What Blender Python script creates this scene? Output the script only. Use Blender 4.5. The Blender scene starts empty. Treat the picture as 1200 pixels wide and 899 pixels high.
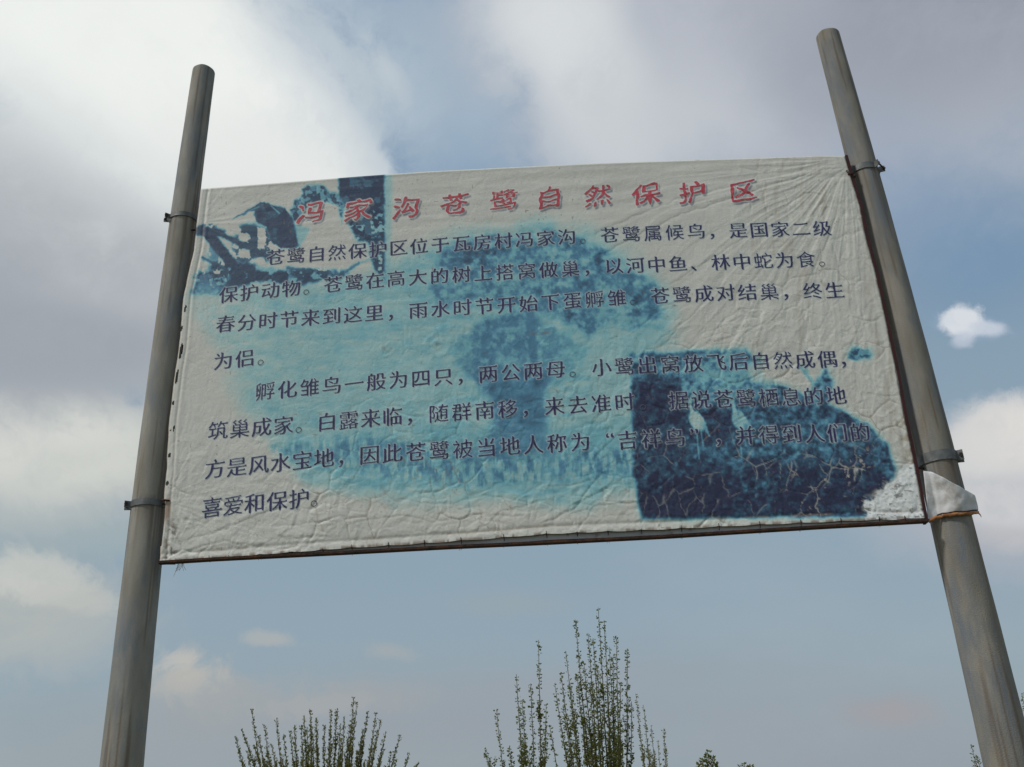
import bpy, bmesh, math, random
import numpy as np
from mathutils import Vector, Matrix
random.seed(7)
PI = math.pi
sc = bpy.context.scene
COL = sc.collection

# ------------------------------------------------------------------ camera
FPX = 1166.7                      # focal length in photo pixels (photo is 1200 px wide)
PITCH, ROLL = math.radians(24.8), math.radians(2.85)
CAM = Vector((0.0, 0.0, 1.60))
F = Vector((0, math.cos(PITCH), math.sin(PITCH)))
R0 = Vector((1, 0, 0)); U0 = Vector((0, -math.sin(PITCH), math.cos(PITCH)))
R = R0 * math.cos(ROLL) - U0 * math.sin(ROLL)
U = R0 * math.sin(ROLL) + U0 * math.cos(ROLL)
cd = bpy.data.cameras.new('camera'); cam = bpy.data.objects.new('camera', cd); COL.objects.link(cam)
cam.matrix_world = Matrix(((R.x, U.x, -F.x, CAM.x), (R.y, U.y, -F.y, CAM.y), (R.z, U.z, -F.z, CAM.z), (0, 0, 0, 1)))
cd.sensor_width = 36; cd.lens = 36 * FPX / 1200; cd.clip_end = 9000; cd.clip_start = 0.05
sc.camera = cam

def ray(u, v):
    return F + R * ((u - 600) / FPX) + U * ((449.5 - v) / FPX)
def on_plane(u, v, Y):
    d = ray(u, v); return CAM + d * ((Y - CAM.y) / d.y)
def proj(P):
    d = P - CAM; z = d.dot(F)
    return 600 + FPX * d.dot(R) / z, 449.5 - FPX * d.dot(U) / z
def proj_np(X, Y, Z):
    dx, dy, dz = X - CAM.x, Y - CAM.y, Z - CAM.z
    z = dx * F.x + dy * F.y + dz * F.z
    return 600 + FPX * (dx * R.x + dy * R.y + dz * R.z) / z, 449.5 - FPX * (dx * U.x + dy * U.y + dz * U.z) / z

# ------------------------------------------------------------------ render settings
sc.view_settings.view_transform = 'Standard'; sc.view_settings.look = 'None'
sc.view_settings.gamma = 1.0; sc.view_settings.exposure = 0.15
sc.render.engine = 'CYCLES'
sc.cycles.filter_width = 1.5
sc.cycles.max_bounces = 6

# ------------------------------------------------------------------ light
SUN_EL, SUN_AZ = math.radians(52), math.radians(-118)   # azimuth from +Y (camera looks +Y), towards +X
sun_dir = Vector((math.sin(SUN_AZ) * math.cos(SUN_EL), math.cos(SUN_AZ) * math.cos(SUN_EL), math.sin(SUN_EL)))
sd = bpy.data.lights.new('sun', 'SUN'); sd.energy = 2.15; sd.angle = math.radians(7); sd.color = (1.0, 0.96, 0.90)
so = bpy.data.objects.new('sun', sd); COL.objects.link(so)
so.rotation_euler = sun_dir.to_track_quat('Z', 'Y').to_euler(); so.location = (0, 0, 60)

def lin(c):
    return tuple(((x / 255) / 12.92 if x / 255 <= 0.04045 else ((x / 255 + 0.055) / 1.055) ** 2.4) for x in c)

# ------------------------------------------------------------------ world: Nishita sky with layered clouds (all by world direction)
SKY_K = 0.1
def build_world():
    w = bpy.data.worlds.new('World'); sc.world = w; w.use_nodes = True
    nt = w.node_tree; N = nt.nodes; L = nt.links; N.clear()
    out = N.new('ShaderNodeOutputWorld'); bg = N.new('ShaderNodeBackground'); L.new(bg.outputs[0], out.inputs[0])
    bg.inputs[1].default_value = SKY_K
    tc = N.new('ShaderNodeTexCoord'); D = tc.outputs['Generated']
    sky = N.new('ShaderNodeTexSky'); sky.sky_type = 'NISHITA'; sky.sun_disc = False
    sky.sun_elevation = SUN_EL; sky.sun_rotation = SUN_AZ; sky.air_density = 1.3; sky.dust_density = 3.0; sky.ozone_density = 1.2
    def noise(scale, detail, rough, vec, w4=0.0):
        n = N.new('ShaderNodeTexNoise'); n.noise_dimensions = '4D'; n.inputs['W'].default_value = w4
        n.inputs['Scale'].default_value = scale; n.inputs['Detail'].default_value = detail
        n.inputs['Roughness'].default_value = rough; L.new(vec, n.inputs['Vector']); return n
    def math_(op, a, b=None, clamp=False):
        m = N.new('ShaderNodeMath'); m.operation = op; m.use_clamp = clamp
        for i, x in enumerate((a, b)):
            if x is None: continue
            if isinstance(x, (int, float)): m.inputs[i].default_value = x
            else: L.new(x, m.inputs[i])
        return m.outputs[0]
    def mixc(fac, a, b):
        m = N.new('ShaderNodeMix'); m.data_type = 'RGBA'
        if isinstance(fac, (int, float)): m.inputs[0].default_value = fac
        else: L.new(fac, m.inputs[0])
        for s, x in ((m.inputs[6], a), (m.inputs[7], b)):
            if isinstance(x, tuple): s.default_value = (*x, 1)
            else: L.new(x, s)
        return m.outputs[2]
    def smooth(x, a, b, to0=0.0, to1=1.0):
        m = N.new('ShaderNodeMapRange'); m.interpolation_type = 'SMOOTHSTEP'; L.new(x, m.inputs[0])
        m.inputs[1].default_value = a; m.inputs[2].default_value = b
        m.inputs[3].default_value = to0; m.inputs[4].default_value = to1
        return m.outputs[0]
    def rad(c): return tuple(x / SKY_K for x in lin(c))
    sx = N.new('ShaderNodeSeparateXYZ'); L.new(D, sx.inputs[0])
    # base: haze gradient in elevation over the Nishita blue
    grad = mixc(smooth(sx.outputs[2], 0.02, 0.36), rad((142, 157, 167)), rad((135, 156, 170)))
    grad = mixc(smooth(sx.outputs[2], 0.30, 0.75), grad, rad((96, 128, 162)))
    base = mixc(0.82, sky.outputs[0], grad)
    base_blue = base
    # two octaves of edge noise, shared by all clouds
    nwarp = noise(5.0, 5, 0.6, D, 2.2)
    wsub = N.new('ShaderNodeVectorMath'); wsub.operation = 'SUBTRACT'; L.new(nwarp.outputs['Color'], wsub.inputs[0]); wsub.inputs[1].default_value = (.5, .5, .5)
    wsc = N.new('ShaderNodeVectorMath'); wsc.operation = 'MULTIPLY_ADD'; L.new(wsub.outputs[0], wsc.inputs[0]); wsc.inputs[1].default_value = (.16, .16, .16); L.new(D, wsc.inputs[2])
    DW = wsc.outputs[0]
    nbig = noise(3.2, 7, 0.55, D, 1.7); nfin = noise(9.0, 10, 0.62, DW, 4.2); nsml = noise(26.0, 10, 0.64, DW, 6.1)
    nB = math_('SUBTRACT', nbig.outputs[0], 0.5); nF = math_('SUBTRACT', nfin.outputs[0], 0.5)
    nS = math_('SUBTRACT', nsml.outputs[0], 0.5)
    nsum_big = math_('ADD', math_('ADD', math_('MULTIPLY', nB, .8), math_('MULTIPLY', nF, 1.1)), math_('MULTIPLY', nS, .55))
    nsum_mid = math_('ADD', math_('MULTIPLY', nF, 1.3), math_('MULTIPLY', nS, 1.0))
    nsum_sml = math_('ADD', math_('MULTIPLY', nF, .5), math_('MULTIPLY', nS, 1.9))
    nflat = N.new('ShaderNodeMapping'); nflat.inputs['Scale'].default_value = (1, 1, 2.2); L.new(D, nflat.inputs['Vector'])
    nw = noise(2.4, 9, 0.58, nflat.outputs[0], 8.3)
    # clouds in the rest of the sky, same kind as those in view
    front = N.new('ShaderNodeVectorMath'); front.operation = 'DOT_PRODUCT'; L.new(D, front.inputs[0]); front.inputs[1].default_value = F
    outside = smooth(front.outputs['Value'], 0.86, 0.74)
    cov = smooth(nw.outputs[0], 0.44, 0.58)
    tone = mixc(smooth(nbig.outputs[0], 0.38, 0.62), rad((158, 161, 168)), rad((208, 210, 211)))
    base = mixc(math_('MULTIPLY', math_('MULTIPLY', cov, outside), 0.92), base, tone)
    # thin uneven veil over everything
    veil = smooth(nw.outputs[0], 0.45, 0.75)
    base = mixc(math_('MULTIPLY', veil, 0.13), base, rad((178, 184, 188)))
    cur = base
    def blob(px, py, rx, ry, rot, col, alpha, soft, amp):
        """cloud patch: centre/extent as seen from the origin, rotated by rot degrees"""
        nonlocal cur
        c = ray(px, py); k = c.length; c.normalize()
        a = math.radians(rot)
        du = R * math.cos(a) - U * math.sin(a); dv = R * math.sin(a) + U * math.cos(a)
        e1 = (du - c * du.dot(c)); e2 = (dv - c * dv.dot(c))
        e1 = e1 * (1 / (e1.length ** 2 * rx / FPX / k * 1.0)) * e1.length; e2 = e2 * (1 / (e2.length ** 2 * ry / FPX / k)) * e2.length
        cb = N.new('ShaderNodeCombineXYZ')
        for i, e in enumerate((e1, e2)):
            d = N.new('ShaderNodeVectorMath'); d.operation = 'DOT_PRODUCT'; L.new(D, d.inputs[0]); d.inputs[1].default_value = e
            L.new(d.outputs['Value'], cb.inputs[i])
        ln = N.new('ShaderNodeVectorMath'); ln.operation = 'LENGTH'; L.new(cb.outputs[0], ln.inputs[0])
        ns = nsum_big if ry > 90 else (nsum_mid if ry > 29 else nsum_sml)
        r = math_('ADD', ln.outputs['Value'], math_('MULTIPLY', ns, amp * 2.3))
        f = smooth(r, 1 + soft, 1 - soft, 0.0, alpha)
        f = math_('MULTIPLY', f, math_('ADD', 1.0, math_('MULTIPLY', nsum_mid, 1.1 if alpha < .99 else .25)), True)
        cur = mixc(f, cur, rad(col))
    # --- bottom haze clouds
    blob(330, 860, 330, 60, 0, (146, 152, 158), .50, .7, .5)
    blob(1000, 870, 260, 80, 0, (143, 148, 158), .45, .7, .5)
    blob(560, 850, 180, 40, 0, (144, 150, 158), .45, .8, .5)
    blob(1045, 835, 46, 17, -8, (153, 152, 156), .75, .8, .6)
    blob(690, 795, 130, 14, -6, (145, 153, 161), .5, .9, .5)
    blob(590, 708, 60, 12, 0, (147, 158, 163), .5, .9, .5)
    blob(455, 763, 26, 8, 10, (158, 163, 165), .65, .9, 1.0)
    blob(318, 748, 24, 7, 5, (166, 170, 170), .85, .8, 1.0)
    blob(328, 752, 20, 6, 8, (160, 166, 168), .7, .8, 1.0)
    blob(265, 812, 80, 26, 8, (158, 161, 162), .65, .8, .9)
    blob(380, 826, 74, 14, 0, (160, 162, 163), .6, .6, .9)
    blob(218, 792, 42, 24, 4, (172, 172, 168), .85, .6, .8)
    blob(205, 776, 24, 10, 0, (182, 181, 176), .6, .6, .8)
    blob(250, 840, 100, 36, 0, (152, 157, 160), .45, .8, .6)
    blob(430, 815, 60, 16, 0, (152, 157, 160), .5, .8, .6)
    # --- left lower clouds
    blob(60, 625, 220, 30, 4, (152, 166, 170), .8, .6, .5)
    blob(20, 722, 130, 58, 5, (168, 173, 172), .85, .55, .6)
    blob(25, 676, 62, 28, 10, (190, 192, 187), .85, .5, .8)
    blob(88, 702, 55, 16, 12, (180, 183, 179), .7, .5, .8)
    blob(60, 560, 200, 50, 2, (176, 181, 180), .9, .6, .6)
    blob(70, 515, 135, 62, 6, (195, 198, 193), .95, .32, .55)
    blob(70, 492, 88, 30, 6, (208, 210, 203), .85, .5, .7)
    blob(5, 505, 36, 40, 6, (208, 209, 203), .7, .6, .7)
    # --- big left cloud: grey mass, then its bright upper part
    blob(20, 300, 270, 180, 12, (155, 161, 168), 1.0, .35, .35)
    blob(250, 310, 170, 160, 0, (168, 173, 178), .9, .45, .35)
    blob(60, 400, 180, 46, 4, (151, 157, 165), .9, .5, .4)
    blob(120, 60, 330, 190, 38, (210, 215, 215), 1.0, .42, .42)
    blob(365, 165, 130, 50, 42, (212, 216, 215), .85, .32, .45)
    blob(250, 110, 195, 95, 35, (226, 228, 225), .92, .5, .4)
    blob(110, 30, 210, 85, 10, (227, 230, 227), .92, .6, .4)
    blob(-20, 210, 130, 80, 20, (180, 186, 189), .55, .7, .5)
    blob(300, 190, 90, 60, 0, (212, 215, 214), .5, .7, .5)
    blob(120, 290, 190, 60, 20, (163, 168, 174), .65, .7, .5)
    # --- wisps on the blue
    blob(545, 120, 105, 120, 0, (150, 169, 186), .85, .8, .6)
    blob(470, 30, 130, 80, 15, (158, 174, 188), .75, .9, .7)
    blob(365, 60, 60, 90, -35, (196, 204, 209), .55, .9, .7)
    blob(470, 110, 36, 66, -25, (172, 185, 195), .6, .9, .8)
    blob(455, 85, 14, 40, -30, (190, 198, 203), .5, .9, .9)
    blob(395, 55, 60, 14, 40, (178, 190, 198), .55, .9, .8)
    blob(595, 95, 22, 20, 0, (176, 188, 197), .6, .8, .8)
    blob(420, 90, 34, 10, 60, (176, 188, 196), .5, .9, .8)
    # --- big right cloud
    blob(900, 30, 345, 215, 12, (173, 178, 187), 1.0, .40, .34)
    blob(1120, -10, 220, 130, 0, (144, 150, 161), .9, .6, .35)
    blob(690, 90, 62, 155, -28, (200, 205, 208), .9, .55, .35)
    blob(640, 10, 70, 60, -20, (204, 208, 210), .8, .6, .4)
    blob(760, 150, 110, 70, 0, (186, 191, 196), .7, .7, .4)
    blob(1010, 90, 110, 80, 20, (145, 152, 164), .65, .8, .45)
    blob(1060, 225, 70, 95, -40, (136, 154, 177), .5, .8, .6)
    blob(1150, 300, 70, 60, 0, (108, 138, 168), .6, .9, .5)
    blob(905, 10, 60, 40, 0, (158, 163, 173), .5, .8, .5)
    # --- right clouds
    blob(1137, 382, 36, 14, 12, (150, 168, 190), .6, .6, .7)
    blob(1128, 376, 22, 21, 20, (203, 208, 214), .97, .30, .55)
    blob(1158, 385, 20, 9, 8, (186, 194, 206), .9, .5, .6)
    blob(1128, 398, 12, 9, 0, (178, 187, 201), .8, .5, .6)
    blob(1185, 600, 150, 66, 0, (166, 170, 179), .8, .6, .4)
    blob(1190, 550, 85, 78, -15, (192, 193, 195), .95, .25, .4)
    blob(1192, 508, 55, 38, -15, (209, 207, 204), .9, .45, .55)
    blob(1145, 530, 32, 24, -20, (202, 202, 201), .8, .5, .6)
    blob(1190, 632, 70, 14, 0, (172, 172, 176), .6, .7, .4)
    L.new(cur, bg.inputs[0])
build_world()

# ------------------------------------------------------------------ small helpers
def tag(o, label=None, cat=None, group=None, kind=None):
    if label: o['label'] = label
    if cat: o['category'] = cat
    if group: o['group'] = group
    if kind: o['kind'] = kind
    return o
def empty(name, loc):
    o = bpy.data.objects.new(name, None); COL.objects.link(o); o.location = loc; o.empty_display_size = .2; return o
def link(name, me, mat=None, parent=None):
    o = bpy.data.objects.new(name, me); COL.objects.link(o)
    if mat: me.materials.append(mat)
    if parent is not None:
        o.parent = parent
        q = parent; off_ = Vector((0, 0, 0))
        while q is not None: off_ += q.location; q = q.parent
        o.matrix_parent_inverse = Matrix.Translation(-off_) if parent.type == 'EMPTY' and parent.parent is None else Matrix.Identity(4)
        if parent.type == 'EMPTY' and parent.parent is not None: o.matrix_parent_inverse = Matrix.Translation(-parent.location)
    return o
def mesh_from(name, V, Fc, smooth=False):
    me = bpy.data.meshes.new(name); me.from_pydata([tuple(v) for v in V], [], Fc); me.update()
    if smooth: me.polygons.foreach_set('use_smooth', [True] * len(me.polygons))
    return me
class MB:
    def __init__(s): s.V = []; s.F = []
    def box(s, c, ax, ay, az):
        b = len(s.V)
        for i in (-1, 1):
            for j in (-1, 1):
                for k in (-1, 1): s.V.append(c + ax * i + ay * j + az * k)
        for f in ((0, 1, 3, 2), (4, 6, 7, 5), (0, 4, 5, 1), (2, 3, 7, 6), (0, 2, 6, 4), (1, 5, 7, 3)): s.F.append([b + q for q in f])
    def tube(s, pts, rads, n=8, cap=True):
        b = len(s.V); m = len(pts)
        prev = None
        for i, p in enumerate(pts):
            t = (pts[min(i + 1, m - 1)] - pts[max(i - 1, 0)]).normalized()
            a = prev if prev is not None else (Vector((1, 0, 0)) if abs(t.x) < .8 else Vector((0, 1, 0)))
            x = (a - t * a.dot(t)).normalized(); prev = x; y = t.cross(x)
            for k in range(n):
                an = 2 * PI * k / n; s.V.append(p + (x * math.cos(an) + y * math.sin(an)) * rads[i])
        for i in range(m - 1):
            for k in range(n):
                s.F.append([b + i * n + k, b + i * n + (k + 1) % n, b + (i + 1) * n + (k + 1) % n, b + (i + 1) * n + k])
        if cap:
            s.F.append([b + k for k in range(n)][::-1]); s.F.append([b + (m - 1) * n + k for k in range(n)])
    def build(s, name, mat, parent=None, smooth=False):
        return link(name, mesh_from(name, s.V, s.F, smooth), mat, parent)

def material(name, base, rough=.7, metal=0.0, spec=.3, var=None, scale=8., detail=6, bump=0.0, bscale=60., stretch=(1, 1, 1), var2=None, scale2=3., thr=(.45, .6)):
    m = bpy.data.materials.new(name); m.use_nodes = True; nt = m.node_tree; N = nt.nodes; L = nt.links
    p = N['Principled BSDF']; p.inputs['Roughness'].default_value = rough; p.inputs['Metallic'].default_value = metal
    p.inputs['Specular IOR Level'].default_value = spec; p.inputs['Base Color'].default_value = (*base, 1)
    tc = N.new('ShaderNodeTexCoord'); mp = N.new('ShaderNodeMapping'); mp.inputs['Scale'].default_value = stretch
    L.new(tc.outputs['Object'], mp.inputs[0])
    cur = None
    if var:
        n = N.new('ShaderNodeTexNoise'); n.inputs['Scale'].default_value = scale; n.inputs['Detail'].default_value = detail
        L.new(mp.outputs[0], n.inputs['Vector'])
        r = N.new('ShaderNodeMapRange'); L.new(n.outputs[0], r.inputs[0]); r.inputs[1].default_value = .35; r.inputs[2].default_value = .65
        x = N.new('ShaderNodeMix'); x.data_type = 'RGBA'; L.new(r.outputs[0], x.inputs[0])
        x.inputs[6].default_value = (*base, 1); x.inputs[7].default_value = (*var, 1); cur = x.outputs[2]
    if var2:
        n = N.new('ShaderNodeTexNoise'); n.inputs['Scale'].default_value = scale2; n.inputs['Detail'].default_value = 8; n.inputs['Roughness'].default_value = .65
        L.new(mp.outputs[0], n.inputs['Vector'])
        r = N.new('ShaderNodeMapRange'); L.new(n.outputs[0], r.inputs[0]); r.inputs[1].default_value = thr[0]; r.inputs[2].default_value = thr[1]
        x = N.new('ShaderNodeMix'); x.data_type = 'RGBA'; L.new(r.outputs[0], x.inputs[0])
        if cur: L.new(cur, x.inputs[6])
        else: x.inputs[6].default_value = (*base, 1)
        x.inputs[7].default_value = (*var2, 1); cur = x.outputs[2]
    if cur: L.new(cur, p.inputs['Base Color'])
    if bump:
        n = N.new('ShaderNodeTexNoise'); n.inputs['Scale'].default_value = bscale; n.inputs['Detail'].default_value = 6
        L.new(tc.outputs['Object'], n.inputs['Vector'])
        b = N.new('ShaderNodeBump'); b.inputs['Strength'].default_value = bump; b.inputs['Distance'].default_value = .004
        L.new(n.outputs[0], b.inputs['Height']); L.new(b.outputs[0], p.inputs['Normal'])
    return m

# ------------------------------------------------------------------ numpy noise
def hsh(ix, iy, seed):
    n = (ix.astype(np.int64) * 374761393 + iy.astype(np.int64) * 668265263 + seed * 1442695041) & 0xffffffff
    n = ((n ^ (n >> 13)) * 1274126177) & 0xffffffff
    n = (n ^ (n >> 16)) & 0xffffffff
    return n / 4294967295.0
def vnoise(x, y, seed=0):
    ix = np.floor(x); iy = np.floor(y); fx = x - ix; fy = y - iy
    fx = fx * fx * fx * (fx * (fx * 6 - 15) + 10); fy = fy * fy * fy * (fy * (fy * 6 - 15) + 10)
    a = hsh(ix, iy, seed); b = hsh(ix + 1, iy, seed); c = hsh(ix, iy + 1, seed); d = hsh(ix + 1, iy + 1, seed)
    return (a * (1 - fx) + b * fx) * (1 - fy) + (c * (1 - fx) + d * fx) * fy
def fbm(x, y, s, o=4, seed=0, g=.5):
    r = 0; a = 1; t = 0
    for k in range(o):
        r = r + a * vnoise(x / s + 17.3 * k, y / s - 9.1 * k, seed + k); t += a; a *= g; s = s / 2.03
    return r / t
def ss(x, a, b):
    t = np.clip((x - a) / (b - a), 0, 1); return t * t * (3 - 2 * t)
def voronoi(x, y, s, seed):
    x = x / s; y = y / s; ix = np.floor(x); iy = np.floor(y)
    f1 = np.full(x.shape, 9.); f2 = np.full(x.shape, 9.); idv = np.zeros(x.shape)
    for i in (-1, 0, 1):
        for j in (-1, 0, 1):
            cx = ix + i; cy = iy + j
            px = cx + hsh(cx, cy, seed); py = cy + hsh(cx, cy, seed + 5)
            d = np.hypot(px - x, py - y)
            near = d < f1
            f2 = np.where(near, f1, np.minimum(f2, d)); idv = np.where(near, hsh(cx, cy, seed + 9), idv); f1 = np.where(near, d, f1)
    return f1 * s, f2 * s, idv
def seg(u, v, a, b, w0, w1=None, soft=1.5):
    w1 = w0 if w1 is None else w1
    ax, ay = a; bx, by = b; dx, dy = bx - ax, by - ay
    t = np.clip(((u - ax) * dx + (v - ay) * dy) / (dx * dx + dy * dy), 0, 1)
    d = np.hypot(u - ax - t * dx, v - ay - t * dy) - (w0 + (w1 - w0) * t) / 2
    return 1 - ss(d, -soft, soft)
def sdpoly(u, v, P):
    d = np.full(u.shape, 1e9); s = np.ones(u.shape)
    n = len(P)
    for i in range(n):
        ax, ay = P[i]; bx, by = P[i - 1]
        ex, ey = bx - ax, by - ay; wx, wy = u - ax, v - ay
        t = np.clip((wx * ex + wy * ey) / (ex * ex + ey * ey + 1e-9), 0, 1)
        d = np.minimum(d, np.hypot(wx - ex * t, wy - ey * t))
        c1 = v >= ay; c2 = v < by; c3 = ex * wy > ey * wx
        s = np.where((c1 & c2 & c3) | (~c1 & ~c2 & ~c3), -s, s)
    return d * s
def poly(u, v, P, soft=2.):
    return 1 - ss(sdpoly(u, v, P), -soft, soft)
def ell(u, v, cx, cy, rx, ry, rot=0, soft=.2):
    a = math.radians(rot); x = (u - cx) * math.cos(a) + (v - cy) * math.sin(a); y = -(u - cx) * math.sin(a) + (v - cy) * math.cos(a)
    return 1 - ss(np.hypot(x / rx, y / ry), 1 - soft, 1 + soft)

# ------------------------------------------------------------------ the board plane
D = 3.75                                  # front face of the banner
DP = D + 0.055                            # axis of the poles
def bp(u, v, Y=None):
    return on_plane(u, v, D if Y is None else Y)
LEFT = [(235.5, 221), (231.5, 250), (227.5, 290), (221, 320), (214.5, 350), (209.6, 408), (205, 437), (201, 470), (198, 494), (195, 552), (191.8, 585), (190.5, 610), (186.6, 659.5)]
RIGHT = [(990, 182.5), (996, 203), (1007.7, 241), (1015.3, 280), (1025.7, 318), (1034, 355), (1049.7, 430), (1058.5, 480), (1072, 544), (1084.5, 608)]
TOP = [(235.5, 221), (330, 213.7), (420, 206.5), (500, 200.8), (600, 195.8), (700, 191.2), (760, 189), (820, 187), (900, 184.5), (955, 182.6), (990, 182.5)]
BOT = [(186.6, 659.5), (250, 654.5), (330, 648.5), (400, 643), (480, 638), (560, 632.5), (642, 626), (779, 620.5), (870, 616), (960, 612), (1030, 609.2), (1084.5, 608)]
RAIL = [(187, 661.5), (250, 657.5), (400, 650), (520, 643.5), (642, 638), (779, 631), (870, 625.3), (960, 619.8), (1086, 612.8)]
def poly_param(P, t):
    P = np.array(P, float); s = np.r_[0, np.cumsum(np.hypot(*np.diff(P, axis=0).T))]; s /= s[-1]
    return np.interp(t, s, P[:, 0]), np.interp(t, s, P[:, 1])
def to_plane(P):
    return [(bp(u, v).x, bp(u, v).z) for u, v in P]

# heights of the wrinkled cloth, tabulated once (1.5 samples per photo pixel on the board), in metres towards the camera
UR = np.arange(170, 1110, 1 / 1.5); VR = np.arange(165, 680, 1 / 1.5)
UU, VV = np.meshgrid(UR, VR)
def interp_edge(P, v, axis=1):
    P = np.array(P, float)
    return np.interp(v, P[:, axis], P[:, 1 - axis])
def ridge(x, y, s, seed, p=1.6, o=3):
    n = fbm(x, y, s, o, seed); return (1 - np.abs(2 * n - 1) * 1.6).clip(0, 1) ** p
def make_height(u, v):
    le = u - interp_edge(LEFT, v); re = interp_edge(RIGHT, v) - u
    te = v - np.interp(u, [p[0] for p in TOP], [p[1] for p in TOP]); be = np.interp(u, [p[0] for p in BOT], [p[1] for p in BOT]) - v
    wx = u + 16 * (fbm(u, v, 45, 3, 31) - .5); wy = v + 16 * (fbm(u, v, 45, 3, 57) - .5)
    rough = .22 + .78 * np.clip(ss(v + .22 * (u - 600), 380, 540) + .6 * ss(u, 760, 960) + .35 * ss(u, 430, 520) * ss(v, 330, 420), 0, 1)
    rough *= .55 + .9 * fbm(u, v, 90, 2, 3)
    h = 7e-3 * (fbm(u, v, 260, 2, 11) - .5) + 2.2e-3 * (fbm(u, v, 70, 3, 12) - .5)
    # sharp crumple folds, two sizes
    h = h + rough * (1.2e-3 * ridge(wx, wy, 46, 21, 6.0) - 1.2e-3 * ridge(wx + 300, wy, 62, 25, 6.0) + 1.1e-3 * ridge(wx, wy, 17, 23, 4.5) - 1.1e-3 * ridge(wx - 90, wy + 44, 24, 27, 5.0))
    # flat facets of stiff vinyl between folds
    f1, f2, idv = voronoi(wx + 4 * fbm(u, v, 12, 2, 5), wy, 34, 41)
    e = f2 - f1
    line = np.exp(-(e / 1.3) ** 2); keep = ss(fbm(u, v, 55, 2, 77), .50, .64)
    h = h - rough * keep * line * 1.5e-3 + rough * .9e-3 * idv * ss(e, 0, 5)
    k1, k2, kid = voronoi(wx * .8 + 6 * fbm(u, v, 9, 2, 6), wy, 15, 43)
    h = h + rough * ss(fbm(u, v, 40, 2, 78), .40, .6) * (.7e-3 * kid * ss(k2 - k1, 0, 2.5) - .6e-3 * np.exp(-((k2 - k1) / 1.0) ** 2))
    # long folds pulled from the upper right corner
    dx, dy = 992 - u, v - 186; rr = np.hypot(dx, dy); an = np.arctan2(dy, dx + 1e-6)
    aw = an + .10 * (fbm(u, v, 80, 2, 63) - .5)
    rad_f = (fbm(aw * 100, rr * .04 + 3, 7.0, 2, 66) - .5) + .7 * (ridge(aw * 100, rr * .03, 6, 67, 3) - .4)
    h = h + 3.6e-3 * rad_f * np.exp(-rr / 190) * ss(rr, 5, 50)
    for cx, cy, sx_, amp, reach, sd_ in ((192, 588, 1, 1.8e-3, 110, 211), (1078, 545, -1, 2.0e-3, 120, 213), (232, 262, 1, 1.4e-3, 120, 215), (196, 655, 1, 1.8e-3, 90, 217), (1082, 604, -1, 1.6e-3, 100, 219)):
        ddx, ddy = (u - cx) * sx_, v - cy; rq = np.hypot(ddx, ddy); aq = np.arctan2(ddy, ddx + 1e-6) + .12 * (fbm(u, v, 50, 2, sd_) - .5)
        h = h + amp * (fbm(aq * 100, rq * .05, 9.0, 2, sd_ + 1) - .5 + .6 * (ridge(aq * 100, rq * .04, 8, sd_ + 2, 4) - .3)) * np.exp(-rq / reach) * ss(rq, 4, 30)
    for tx in (268, 342, 412, 497, 590, 676, 751, 842, 938, 1030):      # short pulls up from the hem ties
        ty = np.interp(tx, [p[0] for p in BOT], [p[1] for p in BOT]); rq = np.hypot(u - tx, v - ty); aq = np.arctan2(ty - v, u - tx + 1e-6)
        h = h + 1.5e-3 * (ridge(aq * 40 + tx, rq * .05, 9, 231, 3) - .3) * np.exp(-rq / 22) * ss(rq, 2, 8)
    # taut folds along the top and down the right edge
    skew = v + .065 * u
    h = h + 2.2e-3 * (fbm(u * .10, skew, 9, 2, 81) - .5) * (1 - ss(te, 50, 130)) * ss(te, 2, 9)
    h = h + 2.0e-3 * (fbm(u - v * .24, v * .09, 9, 2, 85) - .5) * (1 - ss(re, 60, 150))
    h = h + 1.6e-3 * (fbm(u * .15, v + .06 * u, 8, 3, 87) - .5) * ss(u, 250, 380) * (1 - ss(u, 560, 700)) * (1 - ss(v, 380, 470))
    # creases one can point at
    for pts, dep, w in (
        ([(640, 612), (672, 598), (690, 572), (704, 556)], 3.0, 2.0), ([(672, 592), (700, 578), (728, 563)], 2.2, 1.8),
        ([(640, 570), (668, 570), (690, 563)], 1.6, 1.4), ([(678, 620), (688, 606), (694, 594), (720, 590), (760, 588)], 1.9, 1.5),
        ([(222, 632), (252, 624), (290, 608), (330, 596)], 2.0, 1.8), ([(212, 648), (262, 634), (300, 640), (330, 630), (395, 628)], 1.9, 1.6),
        ([(330, 632), (345, 616), (372, 612), (398, 604)], 1.6, 1.5), ([(268, 645), (270, 632), (280, 622)], 1.5, 1.4),
        ([(420, 612), (470, 603), (510, 612), (560, 604), (610, 606)], 1.7, 1.6), ([(470, 585), (520, 592), (570, 581), (620, 588)], 1.5, 1.5),
        ([(560, 622), (590, 600), (640, 585)], 1.8, 1.6), ([(700, 535), (722, 512), (735, 500)], 1.8, 1.6),
        ([(700, 300), (760, 268), (830, 240), (900, 218), (985, 196)], 2.2, 2.2), ([(790, 330), (860, 285), (930, 235), (986, 200)], 1.9, 1.8),
        ([(880, 330), (930, 275), (965, 235), (988, 205)], 1.9, 1.8), ([(940, 340), (965, 290), (985, 240), (990, 210)], 1.6, 1.6),
        ([(700, 272), (790, 235), (880, 213), (980, 192)], 1.6, 2.0), ([(985, 430), (1010, 372), (1006, 300), (994, 220)], 1.4, 1.8),
        ([(770, 400), (810, 372), (828, 350)], 1.6, 1.5), ([(830, 400), (850, 372), (870, 362), (905, 366)], 1.5, 1.5), ([(740, 392), (775, 360), (800, 352)], 1.3, 1.5),
        ([(1002, 372), (1020, 376), (1036, 370)], 1.8, 1.3), ([(1018, 460), (1038, 466), (1052, 463)], 1.8, 1.3)):
        dmin = np.full(u.shape, 1e9); 
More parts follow.
